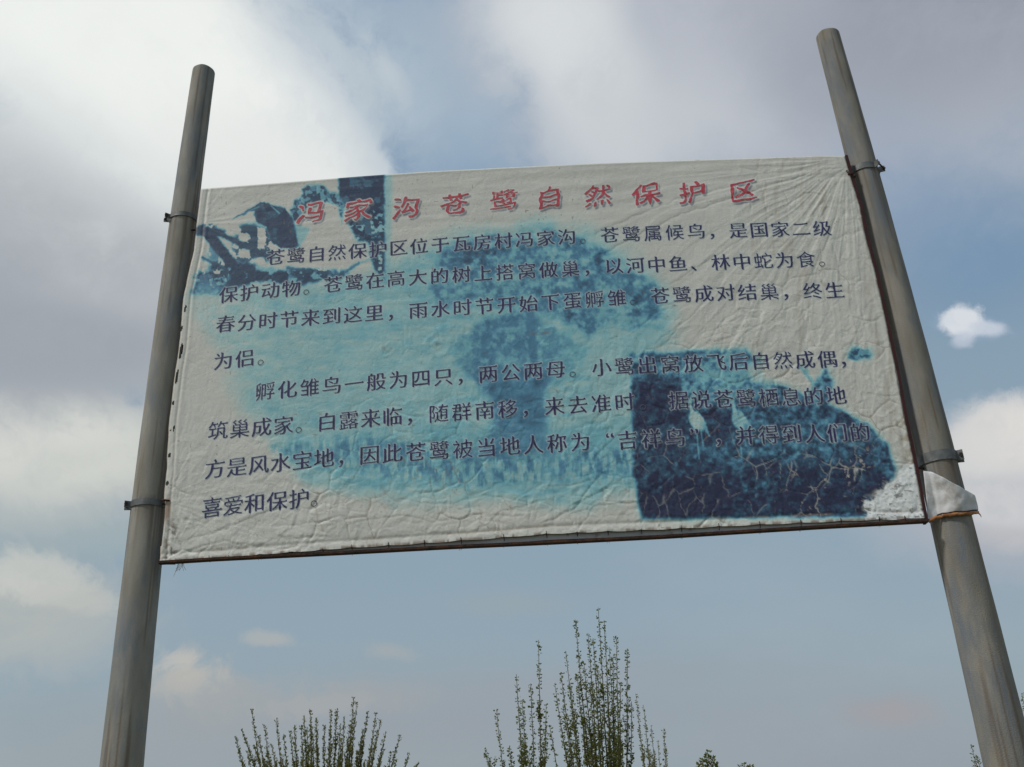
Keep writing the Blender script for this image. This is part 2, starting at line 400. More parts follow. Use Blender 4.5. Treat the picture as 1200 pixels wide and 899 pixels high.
        wu = u + 5 * (fbm(u, v, 14, 2, 91) - .5); wv = v + 5 * (fbm(u, v, 14, 2, 92) - .5)
        for a, b in zip(pts[:-1], pts[1:]):
            ex, ey = b[0] - a[0], b[1] - a[1]
            t = np.clip(((wu - a[0]) * ex + (wv - a[1]) * ey) / (ex * ex + ey * ey), 0, 1)
            q = wu - a[0] - t * ex, wv - a[1] - t * ey
            sgn = np.sign(ex * q[1] - ey * q[0]); dd = np.hypot(*q)
            dmin = np.where(dd < np.abs(dmin), dd * sgn, dmin)
        h = h + dep * 1e-3 * (np.exp(-(np.abs(dmin) / (w * 3.2)) ** 1.3) * np.where(dmin < 0, .75, .15) - .55 * np.exp(-(dmin / w) ** 2))
    # pressed rings
    wu2 = u + 9 * (fbm(u, v, 10, 2, 93) - .5); wv2 = v + 9 * (fbm(u, v, 10, 2, 94) - .5)
    for cx, cy, r, s in ((513, 404, 15, .8), (513, 404, 6, .7), (455, 410, 8, .8), (640, 390, 9, .6)):
        q = np.hypot((wu2 - cx), (wv2 - cy) / s); h = h + .9e-3 * np.exp(-((q - r) / 2.2) ** 2)
    # seam groove along the left edge, hem at the bottom, edges pinned to the frame
    h = h - 2.2e-3 * np.exp(-((le - 8.5) / 1.3) ** 2) + 1.2e-3 * np.exp(-((le - 12) / 2.0) ** 2)
    pin = ss(le, -1, 10) * ss(re, -1, 8) * ss(te, -1, 5)
    h = h * (.25 + .75 * pin)
    h = h + 2.5e-3 * (1 - ss(be, 0, 7)) * (.4 + fbm(u, v * 0, 16, 2, 97)) - 2e-3 * np.exp(-((be - 9) / 2.) ** 2)
    return h
HGT = make_height(UU, VV)
def bil(T, u, v):
    x = np.clip((u - UR[0]) * 1.5, 0, len(UR) - 1.001); y = np.clip((v - VR[0]) * 1.5, 0, len(VR) - 1.001)
    i = x.astype(int); j = y.astype(int); fx = x - i; fy = y - j
    return (T[j, i] * (1 - fx) + T[j, i + 1] * fx) * (1 - fy) + (T[j + 1, i] * (1 - fx) + T[j + 1, i + 1] * fx) * fy

def surf_y(u, v):
    return np.minimum(D - .004 - bil(HGT, u, v), D + .0025)

# ------------------------------------------------------------------ what is printed on the cloth: ink density of the faded photographs
GAIN = 2.30        # from the shade value seen on the cloth to its own reflectance
def print_colour(u, v):
    n1 = fbm(u, v, 9, 4, 101); n2 = fbm(u, v, 22, 4, 102); n3 = fbm(u, v, 4.5, 3, 103); n4 = fbm(u, v, 60, 3, 104)
    nh = fbm(u * .35, v, 6, 4, 105); nv = fbm(u, v * .3, 4, 4, 106)
    ju = u + 9 * (fbm(u, v, 11, 3, 107) - .5); jv = v + 9 * (fbm(u, v, 11, 3, 108) - .5)
    ku = u + 3 * (n3 - .5); kv = v + 3 * (fbm(u, v, 4.5, 3, 109) - .5)
    d = np.zeros(u.shape)
    def over(a, dens):
        nonlocal d
        d = d * (1 - a) + dens * a
    # -- wash of the lake picture
    W = [(232, 346), (330, 340), (440, 322), (500, 292), (560, 268), (650, 262), (722, 280), (772, 330), (785, 392), (745, 420), (740, 470), (742, 572), (700, 590), (560, 586), (430, 584), (372, 566), (330, 520), (292, 478), (262, 420), (238, 392)]
    wm = poly(u + 40 * (n4 - .5), v + 24 * (n2 - .5), W, 18)
    left_fade = ss(u + .4 * (v - 400), 225, 380)
    over(wm, (.17 + .17 * left_fade) + .30 * (nh - .5) + .16 * (n1 - .5))
    # faded stretch of sky right of the small tree and left shore
    over(wm * ell(u, v, 420, 440, 130, 50, 5, .6) * .35, .22)
    over(wm * poly(ju, jv, [(640, 400), (770, 395), (735, 420), (732, 470), (700, 470), (690, 430)], 14) * .6, .26)
    can = [(520, 292), (560, 278), (610, 276), (650, 272), (700, 290), (728, 312), (768, 336), (776, 368), (748, 386), (712, 380), (690, 392), (655, 372), (600, 366), (560, 352), (520, 366), (498, 350), (512, 322)]
    ca = poly(ju + 10 * (n2 - .5), jv + 10 * (n1 - .5), can, 6)
    over(ca * (.50 + .50 * ss(n1 * .6 + n3 * .4, .30, .60)), .61 + .42 * (n2 - .5) + .35 * (n1 - .5) + .25 * (n3 - .5))
    c2 = poly(ju + 8 * (n2 - .5), jv, [(534, 404), (560, 378), (600, 368), (640, 376), (688, 408), (680, 432), (640, 452), (604, 470), (560, 452), (536, 428)], 6)
    over(c2 * (.5 + .5 * ss(n1 * .6 + n3 * .4, .32, .60)) * .95, .65 - .15 * ss(u, 610, 690) + .3 * (n2 - .5))
    over(seg(ku, kv, (620.5, 358), (626, 430), 8, 9, 1.8) * .9, .66)
    rf = poly(ju, jv, [(566, 452), (640, 440), (640, 500), (655, 536), (545, 540), (582, 500)], 9)
    over(rf * .9, .70 + .3 * (n1 - .5))
    over(poly(ju, jv, [(500, 500), (740, 505), (744, 530), (500, 530)], 10) * .45, .50)
    gb = poly(ju, jv + 14 * (nv - .5), [(318, 526), (420, 516), (520, 524), (640, 528), (742, 530), (742, 560), (640, 566), (560, 572), (470, 562), (400, 552), (350, 542)], 9)
    over(gb * ss(nv, .3, .62) * .95, .60 + .35 * (n1 - .5))
    # -- heron on its branch
    def Z(P): return [(220 + a / 4.8, 200 + b / 4.8) for a, b in P]
    base = poly(u, v, [(229, 347), (226, 340), (400, 330), (456, 320), (455, 205), (452, 205), (440, 335), (300, 356)], 6) * .0
    over(poly(ju, v, [(395, 200), (456, 196), (454, 346), (380, 342), (428, 320), (436, 300), (418, 286), (410, 262), (400, 240)], 5) * .35 * ss(n2, .3, .5), .42)
    tr = poly(ku, kv, Z([(845, 20), (1110, -20), (1110, 420), (1050, 400), (960, 400), (925, 340), (900, 290), (890, 210), (850, 130)]), 2.5)
    spk = ss(n3 + .22 * ss(u, 425, 452) * ss(v, 245, 285), .60, .70)
    over(tr * (1 - .75 * spk * ss(v, 222, 262)), .98 - .22 * ss(n1, .56, .66))
    mass = poly(ku, kv, Z([(575, 220), (600, 170), (650, 130), (640, 100), (700, 70), (760, 80), (800, 120), (870, 130), (880, 200), (865, 300), (850, 200), (790, 175), (700, 190), (650, 230), (610, 310), (590, 280)]), 2.2)
    over(mass * (.55 + .45 * ss(n3, .36, .5)), .9 - .3 * ss(n1, .55, .7))
    over(poly(ku, kv, Z([(372, 225), (400, 190), (430, 180), (480, 195), (545, 208), (585, 262), (612, 335), (628, 425), (600, 442), (525, 436), (475, 405), (445, 325), (385, 290)]), 1.6), .96 - .2 * ss(n1, .5, .75))
    over(seg(ku, kv, Z([(255, 272)])[0], Z([(410, 195)])[0], .8, 6, 1.0), .8)
    over(seg(u, v, Z([(470, 200)])[0], Z([(515, 240)])[0], 1.2, 1.6, 1.0) * .8, .3)
    over(seg(u, v, Z([(300, 248)])[0], Z([(400, 205)])[0], .5, 1.2, .8) * .7, .35)
    over(poly(u, v, Z([(600, 300), (690, 325), (660, 385), (625, 440)]), 2) * .8, .38)
    lf = ss(n1, .43, .50)
    over(poly(ku, kv, [(432, 280), (452, 276), (452, 330), (440, 318), (434, 300)], 2.5) * ss(n3, .38, .5), .9)
    over(ell(ju, jv, 300, 288, 26, 15, 20, .25) * lf, .86)
    over(ell(ju, jv, 258, 300, 16, 12, 50, .25) * lf * .7, .8)
    over(ell(ju, jv, 275, 318, 30, 9, 8, .25) * ss(n3, .40, .5), .9)
    over(ell(ju, jv, 244, 330, 18, 13, 0, .25) * ss(n3, .36, .5), .92)
    over(ell(ju, jv, 372, 322, 34, 8, 0, .25) * ss(n3, .42, .52), .84)
    over(seg(ku, kv, Z([(60, 345)])[0], Z([(190, 350)])[0], 9, 9, 2), .93)
    over(seg(ku, kv, Z([(110, 350)])[0], Z([(300, 590)])[0], 13, 12, 2), .95)
    over(seg(ku, kv, Z([(190, 360)])[0], Z([(460, 490)])[0], 6, 7, 2), .9)
    over(ell(ju, jv, 296, 279, 22, 17, 0, .25) * lf, .86)
    over(ell(ju, jv, 285, 297, 14, 14, 0, .25) * lf * .9, .86)
    over(ell(ju, jv, 240, 268, 14, 6, 0, .3) * lf, .88)
    over(seg(ku, kv, Z([(80, 490)])[0], Z([(220, 560)])[0], 3, 5, 2) * .9, .85)
    band = poly(ju, jv, Z([(15, 690), (40, 610), (110, 570), (200, 610), (260, 550), (330, 520), (460, 540), (600, 560), (760, 570), (840, 560), (870, 590), (760, 610), (640, 650), (540, 640), (330, 650), (180, 700)]), 3.5)
    over(band * (.45 + .55 * ss(n1, .38, .5)), .93 - .25 * ss(n2, .5, .7))
    over(seg(ku, kv, Z([(560, 550)])[0], Z([(860, 590)])[0], 4, 3, 2) * .9, .8)
    over(seg(ku, kv, Z([(860, 590)])[0], Z([(960, 520)])[0], 5, 4, 2) * .85, .8)
    over(seg(ku, kv, Z([(960, 520)])[0], Z([(1090, 480)])[0], 3, 2, 2) * .6, .6)
    over(poly(u, v, [(228, 334), (300, 336), (430, 330), (452, 318), (452, 340), (330, 352), (228, 348)], 5) * .45, .38)
    over(poly(u, v, [(452, 206), (460, 206), (458, 330), (450, 335)], 3) * .55, .38)
    # -- two herons in the marsh
    C = [(738, 416), (800, 412), (874, 410), (892, 424), (890, 446), (922, 452), (944, 468), (955, 450), (968, 432), (976, 446), (972, 476), (996, 486), (1020, 500), (1040, 520), (1049, 552), (1038, 580), (1014, 606), (900, 607), (752, 609), (742, 560), (740, 480)]
    cm = poly(u + 5 * (n2 - .5), v + 5 * (n1 - .5), C, 4)
    halo = poly(u + 8 * (n2 - .5), v + 8 * (n1 - .5), C, 11)
    over(halo * .75 * (1 - cm), .36)
    dens = .74 + .42 * (n2 - .5) + .45 * (n1 - .5) + .62 * (n3 - .5) + .22 * ss(v, 505, 560)
    dens = np.where(v > 0, dens + .28 * ell(u, v, 772, 486, 30, 44, 0, .3) + .2 * ell(u, v, 835, 500, 30, 24, 0, .4) + .22 * ell(u, v, 800, 585, 70, 26, 0, .5) + .15 * ell(u, v, 970, 580, 70, 24, 0, .5), dens)
    dens = dens - .22 * ell(u, v, 850, 440, 60, 24, 0, .6)
    over(cm, np.clip(dens, .4, 1.08))
    over(cm * ell(ju, jv, 900, 438, 26, 13, 10, .3) * .85, .05)
    over(cm * ell(ju, jv, 930, 448, 20, 9, 20, .3) * .85, .05)
    over(seg(ju, jv, (938, 430), (952, 448), 5, 6, 2) * .6, .6)
    for (x, y, q) in ((816, 494, 1.0), (866, 493, .72)):
        over(ell(ku, kv, x, y, 8, 12, -25, .18) * q, .17 + .25 * ss(n3, .5, .7))
        over(seg(ku, kv, (x - 4, y - 8), (x - 8, y - 22), 5, 3.4, 1.2) * q, .2)
        over(seg(ku, kv, (x - 8, y - 22), (x - 3, y - 32), 3, 3.4, 1.2) * q * .8, .28)
        over(seg(ku, kv, (x + 8, y + 4), (x + 15, y + 17), 6, 3, 1.5) * q * .8, .38)
        over(seg(u, v, (x, y + 10), (x + 3, y + 44), 1.5, 1.3, .9) * q * .7, .3)
        over(seg(u, v, (x + 5, y + 10), (x + 8, y + 30), 1.5, 1.2, .9) * q * .7, .3)
    sp = ell(ju, jv, 1008, 416, 14, 7, -4, .35)
    over(ell(ju, jv, 1008, 415, 18, 10, 0, .4) * .5, .34)
    over(sp * (.5 + .5 * ss(1 - n3, .42, .56)), .84)
    d = np.clip(d + .03 * (n3 - .5) * (d > .1), 0, 1.1)
    # ink ramp, sampled from the faded print
    stops = np.array([0, .22, .42, .62, .82, 1.0, 1.1])
    cols = np.array([lin(c) for c in ((142, 142, 136), (116, 140, 139), (84, 127, 135), (56, 94, 115), (39, 61, 78), (31, 42, 62), (29, 31, 50))]) * GAIN
    base = np.stack([np.interp(d, stops, cols[:, k]) for k in range(3)], -1)
    # grime and wear of the cloth itself
    le = u - interp_edge(LEFT, v); re = interp_edge(RIGHT, v) - u; be = np.interp(u, [p[0] for p in BOT], [p[1] for p in BOT]) - v
    def tint(a, col, k=1.0):
        nonlocal base
        a = np.clip(a * k, 0, 1)[..., None]; base = base * (1 - a) + np.array(lin(col)) * GAIN * .66 * a
    base = base * (1 + .10 * (n4 - .5) + .10 * (n2 - .5) + .05 * (n3 - .5))[..., None]
    tint(ss(fbm(u * 1.0, v * .12, 7, 4, 141), .60, .80) * ss(u, 700, 1000) * (1 - cm), (140, 128, 112), .35)
    wx = u + 16 * (fbm(u, v, 45, 3, 31) - .5); wy = v + 16 * (fbm(u, v, 45, 3, 57) - .5)
    f1, f2, idv = voronoi(wx + 4 * fbm(u, v, 12, 2, 5), wy, 34, 41)
    keep = ss(fbm(u, v, 55, 2, 77), .50, .64)
    crack = np.exp(-((f2 - f1) / .9) ** 2) * keep
    low = np.clip(ss(v + .22 * (u - 600), 430, 560) + ss(u, 850, 1000) * .7, 0, 1)
    tint(crack * low * (1 - cm) * ss(n2, .35, .6), (112, 98, 80), .60)
    tint(crack * cm * ss(v, 470, 560) * ss(n2, .34, .5), (150, 152, 148), .7)
    g1, g2, _ = voronoi(wx * 1.0 + 7 * n1, wy * .62, 19, 47)
    fine = np.exp(-((g2 - g1) / .8) ** 2)
    tint(fine * cm * ss(v, 500, 560) * (.35 + .65 * ss(u, 850, 1000)) * ss(n2, .42, .56), (160, 162, 156), .75)
    tint(fine * low * (1 - cm) * ss(n2, .5, .66), (120, 108, 92), .35)
    tint(ss(n3, .68, .78) * cm * ss(v, 500, 560) * ss(u, 880, 1000) * ss(n2, .48, .6), (165, 163, 155), .8)
    wear = 1 - .35 * ss(n3, .5, .7)
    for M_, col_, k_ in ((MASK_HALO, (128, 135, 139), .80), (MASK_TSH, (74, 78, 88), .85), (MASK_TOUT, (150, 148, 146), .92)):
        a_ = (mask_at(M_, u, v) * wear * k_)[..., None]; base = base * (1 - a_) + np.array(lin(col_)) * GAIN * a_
    # torn printed skin at the lower right: white fabric below
    T = [(1012, 612), (1015, 590), (1026, 577), (1040, 566), (1050, 556), (1058, 548), (1066, 540), (1076, 545), (1090, 612)]
    tr = poly(ju + 5 * (fbm(u, v, 4, 2, 173) - .5), jv + 5 * (n3 - .5), T, 1.2)
    base = base * (1 - tr[..., None]) + np.array(lin((158, 161, 160))) * GAIN * (tr * (1 - .10 * ss(n1, .5, .7)))[..., None] + base * (tr * .10 * ss(n1, .5, .7))[..., None] * .8
    an = np.arctan2(612 - v, 1084 - u + 1e-6); rr = np.hypot(1084 - u, 612 - v)
    fib = fbm(an * 60, rr * .10, 2.2, 3, 171); base = base * (1 + (.34 * (fib - .5)) * tr)[..., None]
    tint(tr * ss(fbm(u * .5, v, 3.0, 3, 172), .66, .74), (86, 84, 80), .75)
    tint(poly(ju, jv, [(p_[0] - 3, p_[1] - 2) for p_ in T], 2.0) * (1 - tr) * ss(fib, .35, .5), (150, 148, 140), .5)
    tint(poly(ju, jv, [(1062, 480), (1075, 540), (1080, 560), (1066, 548), (1052, 500)], 7) * ss(n1, .4, .6), (120, 100, 76), .55)
    tint((1 - ss(np.abs(re), 0, 5)) * ss(n1, .45, .65), (110, 84, 66), .6)
    tint((1 - ss(np.abs(be), 0, 4.5)) * ss(fbm(u, v * 0, 9, 3, 151), .45, .6), (96, 76, 60), .75)
    tint(np.exp(-((be - 9) / 1.2) ** 2) * ss(n2, .42, .6), (120, 104, 86), .55)
    tint(np.exp(-((le - 8.5) / .9) ** 2) * ss(v, 230, 300), (118, 116, 108), .55)
    tint((1 - ss(le, 0, 2.0)), (120, 88, 66), .5)
    tint(ell(u, v, 200, 636, 8, 28, 5, .5) * ss(n3, .42, .56), (88, 78, 66), .75)
    tint(ell(u, v, 206, 656, 16, 5, -3, .5) * ss(n3, .42, .56), (90, 80, 66), .6)
    tint(ell(u, v, 196, 598, 4, 14, 8, .5), (112, 80, 52), .7)
    tint(ss(vnoise(u / 2.6, v / 2.6, 161), .93, .98) * ss(n2, .45, .6), (110, 90, 74), .6)
    for cx, cy in ((511, 405), (455, 410), (640, 391), (625, 392)):
        tint(ell(ju, jv, cx, cy, 5, 3, 0, .6) * ss(n3, .4, .6), (110, 92, 74), .5)
    return np.clip(base, .005, .95), d

# ------------------------------------------------------------------ materials
def mat_cloth(name, print_attr=True):
    m = bpy.data.materials.new(name); m.use_nodes = True; nt = m.node_tree; N = nt.nodes; L = nt.links
    p = N['Principled BSDF']; p.inputs['Roughness'].default_value = .55; p.inputs['Specular IOR Level'].default_value = .35
    a = N.new('ShaderNodeAttribute'); a.attribute_name = 'print'
    tc = N.new('ShaderNodeTexCoord')
    n = N.new('ShaderNodeTexNoise'); n.inputs['Scale'].default_value = 90; n.inputs['Detail'].default_value = 5; L.new(tc.outputs['Object'], n.inputs['Vector'])
    r = N.new('ShaderNodeMapRange'); r.inputs[1].default_value = .3; r.inputs[2].default_value = .7; r.inputs[3].default_value = .965; r.inputs[4].default_value = 1.035; L.new(n.outputs[0], r.inputs[0])
    x = N.new('ShaderNodeVectorMath'); x.operation = 'SCALE'; L.new(a.outputs['Color'], x.inputs[0]); L.new(r.outputs[0], x.inputs['Scale'])
    L.new(x.outputs[0], p.inputs['Base Color'])
    n2 = N.new('ShaderNodeTexNoise'); n2.inputs['Scale'].default_value = 45; n2.inputs['Detail'].default_value = 8; n2.inputs['Roughness'].default_value = .6; n2.inputs['Distortion'].default_value = 1.2
    L.new(tc.outputs['Object'], n2.inputs['Vector'])
    b = N.new('ShaderNodeBump'); b.inputs['Strength'].default_value = .28; b.inputs['Distance'].default_value = .004
    L.new(n2.outputs[0], b.inputs['Height']); L.new(b.outputs[0], p.inputs['Normal'])
    return m
M_cloth = mat_cloth('printed_vinyl')
def mat_ink(name, col, worn, amount):
    m = bpy.data.materials.new(name); m.use_nodes = True; nt = m.node_tree; N = nt.nodes; L = nt.links
    p = N['Principled BSDF']; p.inputs['Roughness'].default_value = .55; p.inputs['Specular IOR Level'].default_value = .3
    tc = N.new('ShaderNodeTexCoord'); n = N.new('ShaderNodeTexNoise'); n.inputs['Scale'].default_value = 70; n.inputs['Detail'].default_value = 7; n.inputs['Roughness'].default_value = .7
    L.new(tc.outputs['Object'], n.inputs['Vector'])
    r = N.new('ShaderNodeMapRange'); r.inputs[1].default_value = .43; r.inputs[2].default_value = .68; r.inputs[3].default_value = 0; r.inputs[4].default_value = amount; L.new(n.outputs[0], r.inputs[0])
    x = N.new('ShaderNodeMix'); x.data_type = 'RGBA'; L.new(r.outputs[0], x.inputs[0]); x.inputs[6].default_value = (*col, 1); x.inputs[7].default_value = (*worn, 1)
    L.new(x.outputs[2], p.inputs['Base Color']); return m
g_ = lambda c, k=GAIN: tuple(min(.9, x * k) for x in lin(c))
M_ink = mat_ink('navy_ink', g_((33, 30, 60)), g_((66, 68, 90)), .38)
M_halo = mat_ink('pale_outline_ink', g_((134, 140, 144)), g_((122, 130, 134)), .4)
M_red = mat_ink('red_ink', g_((128, 42, 54)), g_((140, 84, 86)), .6)
M_shadow = mat_ink('dark_letter_shadow_ink', g_((50, 54, 68)), g_((84, 86, 90)), .5)
M_white = mat_ink('white_outline_ink', g_((152, 150, 148)), g_((138, 136, 131)), .4)
M_concrete = material('weathered_concrete', (.315, .300, .262), .85, 0, .25, var=(.240, .226, .190), scale=16, detail=10, bump=.5, bscale=240, stretch=(1, 1, .28), var2=(.185, .205, .222), scale2=11, thr=(.46, .66))
M_concrete_dark = material('stained_concrete', (.268, .252, .218), .85, 0, .25, var=(.200, .186, .154), scale=16, detail=10, bump=.5, bscale=240, stretch=(1, 1, .28), var2=(.155, .172, .188), scale2=11, thr=(.45, .66))
def stained(m):
    nt = m.node_tree; p = nt.nodes['Principled BSDF']; src = p.inputs['Base Color'].links[0].from_socket
    a = nt.nodes.new('ShaderNodeAttribute'); a.attribute_name = 'stain'; x = nt.nodes.new('ShaderNodeMix'); x.data_type = 'RGBA'
    nt.links.new(a.outputs['Fac'], x.inputs[0]); nt.links.new(src, x.inputs[6]); x.inputs[7].default_value = (.115, .075, .045, 1); nt.links.new(x.outputs[2], p.inputs['Base Color'])
stained(M_concrete); stained(M_concrete_dark)
M_steel = material('galvanised_strap', (.17, .18, .18), .55, .3, .4, var=(.10, .105, .105), scale=30, bump=.3, bscale=150, var2=(.10, .05, .028), scale2=18, thr=(.58, .72))
M_rust = material('rusty_angle_iron', (.050, .026, .018), .8, .1, .25, var=(.10, .040, .022), scale=18, bump=.5, bscale=120, var2=(.03, .02, .017), scale2=30)
M_red_ox = material('red_oxide_paint', (.060, .014, .016), .7, 0, .3, var=(.035, .014, .013), scale=20, bump=.3)
M_backing = material('white_backing_sheet', (.42, .43, .42), .5, 0, .4, var=(.33, .34, .34), scale=14, bump=.2, var2=(.20, .16, .13), scale2=26, thr=(.60, .72))
M_flap = material('torn_white_vinyl', (.60, .61, .62), .5, 0, .4, var=(.50, .50, .49), scale=16, bump=.3, bscale=60, var2=(.30, .25, .20), scale2=14, thr=(.50, .70))
M_hem = material('rust_stained_hem', (.46, .21, .085), .8, 0, .2, var=(.20, .085, .04), scale=26, bump=.4, var2=(.5, .36, .22), scale2=30, thr=(.55, .7))
M_thread = material('frayed_thread', (.40, .34, .26), .9, 0, .1, var=(.2, .15, .1))
M_bolt = material('dark_bolt', (.04, .04, .038), .6, .5, .4, var=(.07, .04, .03), scale=60)

# ------------------------------------------------------------------ ground
def ground():
    bm = bmesh.new()
    rings = [0, 3, 6, 10, 16, 26, 45, 80, 160, 400, 1200, 4000, 8000]; n = 72
    rnd = random.Random(3); prev = None
    c = bm.verts.new((0, 0, 0))
    for r in rings[1:]:
        row = []
        for k in range(n):
            a = 2 * PI * k / n
            z = (.05 * math.sin(r * 1.3 + k * .9) * math.cos(k * .37)) if 5 < r < 100 else 0
            row.append(bm.verts.new((r * math.cos(a), r * math.sin(a), z - .0)))
        for k in range(n):
            if prev is None: bm.faces.new((c, row[k], row[(k + 1) % n]))
            else: bm.faces.new((prev[k], row[k], row[(k + 1) % n], prev[(k + 1) % n]))
        prev = row
    me = bpy.data.meshes.new('ground'); bm.to_mesh(me); bm.free()
    m = material('dry_spring_soil', (.20, .165, .115), .95, 0, .1, var=(.13, .115, .07), scale=.8, bump=.6, bscale=9, var2=(.10, .13, .05), scale2=.35, thr=(.45, .62))
    tag(link('ground', me, m), kind='structure')
ground()

# ------------------------------------------------------------------ the sign: one thing
sign = empty('notice_sign', (bp(640, 420).x, DP, 0))
tag(sign, 'faded Chinese nature reserve notice on cracked printed vinyl between two grey concrete poles', 'sign')

def depth(P): return (P - CAM).dot(F)
def make_pole(axis, name='pole', zbot=-.35):
    """axis: [(u, v, full width in photo px measured horizontally)] from the top down"""
    P = [on_plane(u, v, DP) for u, v, w in axis]
    rad = []
    for i, (u, v, w) in enumerate(axis):
        a, b = axis[max(0, i - 1)], axis[min(len(axis) - 1, i + 1)]
        sl = (b[0] - a[0]) / (b[1] - a[1]); rad.append(w * math.cos(math.atan(sl)) / 2 * depth(P[i]) / FPX * .985)
    z0 = P[-1].z; t = (P[-2] - P[-1]) / (P[-2].z - P[-1].z); dr = (rad[-2] - rad[-1]) / (P[-2].z - P[-1].z)
    P.append(P[-1] + t * (zbot - z0)); rad.append(rad[-1] + dr * (zbot - z0))
    zs = np.array([p.z for p in P])[::-1]; xs = np.array([p.x for p in P])[::-1]; rs = np.array(rad)[::-1]
    fx = np.polyfit(zs, xs, 2); fr = np.polyfit(zs, rs, 1)
    return fx, fr, P[0].z
POLE_L = make_pole([(239.6, 84, 26.3), (225, 183, 29.4), (210, 294, 32.2), (184.5, 500, 37.4), (174.7, 585, 39.8), (163.6, 700, 44.0), (145.4, 899, 50)])
POLE_R = make_pole([(969.3, 42, 27.0), (1008, 183.6, 33.2), (1042.5, 320, 38.2), (1085, 480, 44.4), (1126.5, 660, 51), (1136, 700, 52.3), (1181, 899, 59)])
def pole_at(pl, z): return np.polyval(pl[0], z), np.polyval(pl[1], z)
def build_pole(pl, seed, clamps):
    fx, fr, ztop = pl; n = 72; zs = list(np.linspace(-.35, ztop - .012, 220)); V = []; Fc = []
    rows = []
    for z in zs: rows.append((z, 1.0))
    rows += [(ztop - .005, .998), (ztop - .0015, .985), (ztop, .96), (ztop, .80), (ztop - .010, .70)]
    rnd = random.Random(seed); ph = [rnd.random() * 6 for _ in range(4)]
    for z, k in rows:
        x, r = pole_at(pl, min(z, ztop))
        for j in range(n):
            a = 2 * PI * j / n
            rr = r * k * (1 + .004 * math.sin(3 * a + z * 5 + ph[0]) + .004 * math.sin(7 * a - z * 17 + ph[1]))
            zz = z + (.0014 * math.sin(2 * a + ph[2]) + .0009 * math.sin(5 * a + ph[3]) if z > ztop - .015 else 0)
            V.append((x + rr * math.cos(a), DP + rr * math.sin(a), zz))
    m = len(rows)
    for i in range(m - 1):
        for j in range(n): Fc.append([i * n + j, i * n + (j + 1) % n, (i + 1) * n + (j + 1) % n, (i + 1) * n + j])
    Fc.append([(m - 1) * n + j for j in range(n)]); Fc.append([j for j in range(n)][::-1])
    me = mesh_from('pole', V, Fc, True); co = np.array([tuple(v) for v in V]); x0 = np.polyval(fx, co[:, 2])
    an = np.arctan2(co[:, 1] - DP, co[:, 0] - x0); st = np.zeros(len(co))
    for zc in clamps:                        # rust run-off below each clamp
        d = zc - co[:, 2]; lenv = .10 + .5 * vnoise(an * 3.2 + seed * 9, an * 0, 31)
        st = np.maximum(st, (d > -.015) * np.clip(1 - d / lenv, 0, 1) * ss(vnoise(an * 5.0 + seed, co[:, 2] * .6, 33), .35, .75) * .75)
    st = np.maximum(st, .55 * ss(fbm(an * 6 + seed, co[:, 2] * 1.6, 1.0, 4, 35), .60, .74))
    at = me.attributes.new('stain', 'FLOAT', 'POINT'); at.data.foreach_set('value', st.astype(np.float32))
    return me
def label(o, s): o['label'] = s; return o
label(link('pole', build_pole(POLE_L, 1, [on_plane(212, 259, DP).z, on_plane(173, 594, DP).z]), M_concrete, sign), 'slimmer grey concrete pole on the left')
label(link('pole', build_pole(POLE_R, 2, [on_plane(1014, 203, DP).z, on_plane(1100, 548, DP).z]), M_concrete_dark, sign), 'thicker grey concrete pole on the right')

# steel frame behind the cloth, backing sheet
def ribbon(A, B, Y0, Y1, n=60):
    """solid strip between two photo-measured curves on the board, Y0 front, Y1 back"""
    mb = MB(); ts = np.linspace(0, 1, n)
    au, av = poly_param(A, ts); bu, bv = poly_param(B, ts)
    for i in range(n):
        a = bp(au[i], av[i]); b = bp(bu[i], bv[i])
        for p in (a, b):
            for Y in (Y0, Y1): mb.V.append(Vector((p.x, Y, p.z)))
    for i in range(n - 1):
        k = i * 4; q = k + 4
        mb.F += [[k, q, q + 2, k + 2], [k + 1, k + 3, q + 3, q + 1], [k, k + 1, q + 1, q], [k + 2, q + 2, q + 3, k + 3]]
    mb.F += [[0, 2, 3, 1], [4 * n - 4, 4 * n - 3, 4 * n - 1, 4 * n - 2]]
    return mb
def off(P, du, dv): return [(u + du, v + dv) for u, v in P]
frame = empty('frame', (bp(640, 420).x, D + .02, bp(640, 420).z)); frame.parent = sign
bpy.context.view_layer.update(); frame.matrix_parent_inverse = sign.matrix_world.inverted()
ribbon(off(BOT, 0, -9), RAIL, D + .006, D + .010).build('flange', M_rust, frame)
ribbon([(u, v - 2.6) for u, v in RAIL], [(u, v) for u, v in RAIL], D - .022, D + .006).build('bottom_rail', M_rust, frame)
ribbon(off(TOP, 0, 3), off(TOP, 0, 14), D + .006, D + .03).build('top_rail', M_rust, frame)
ribbon(off(LEFT, 3, 0), off(LEFT, 16, 0), D + .006, D + .03).build('side_rail', M_rust, frame)
ribbon(off(RIGHT[:-1], .2, 0) + [(1084.8, 612.4)], off(RIGHT[:-1], 2.9, 0) + [(1087.6, 612.4)], D - .006, D + .03).build('side_rail', M_red_ox, frame)['label'] = 'side rail in dark red oxide paint'
for t in (.25, .5, .75):
    a, b = poly_param(TOP, t), poly_param(BOT, t)
    ribbon([(a[0] - 6, a[1] + 6), (b[0] - 6, b[1] - 4)], [(a[0] + 6, a[1] + 6), (b[0] + 6, b[1] - 4)], D + .016, D + .04, 2).build('stiffener', M_rust, frame)
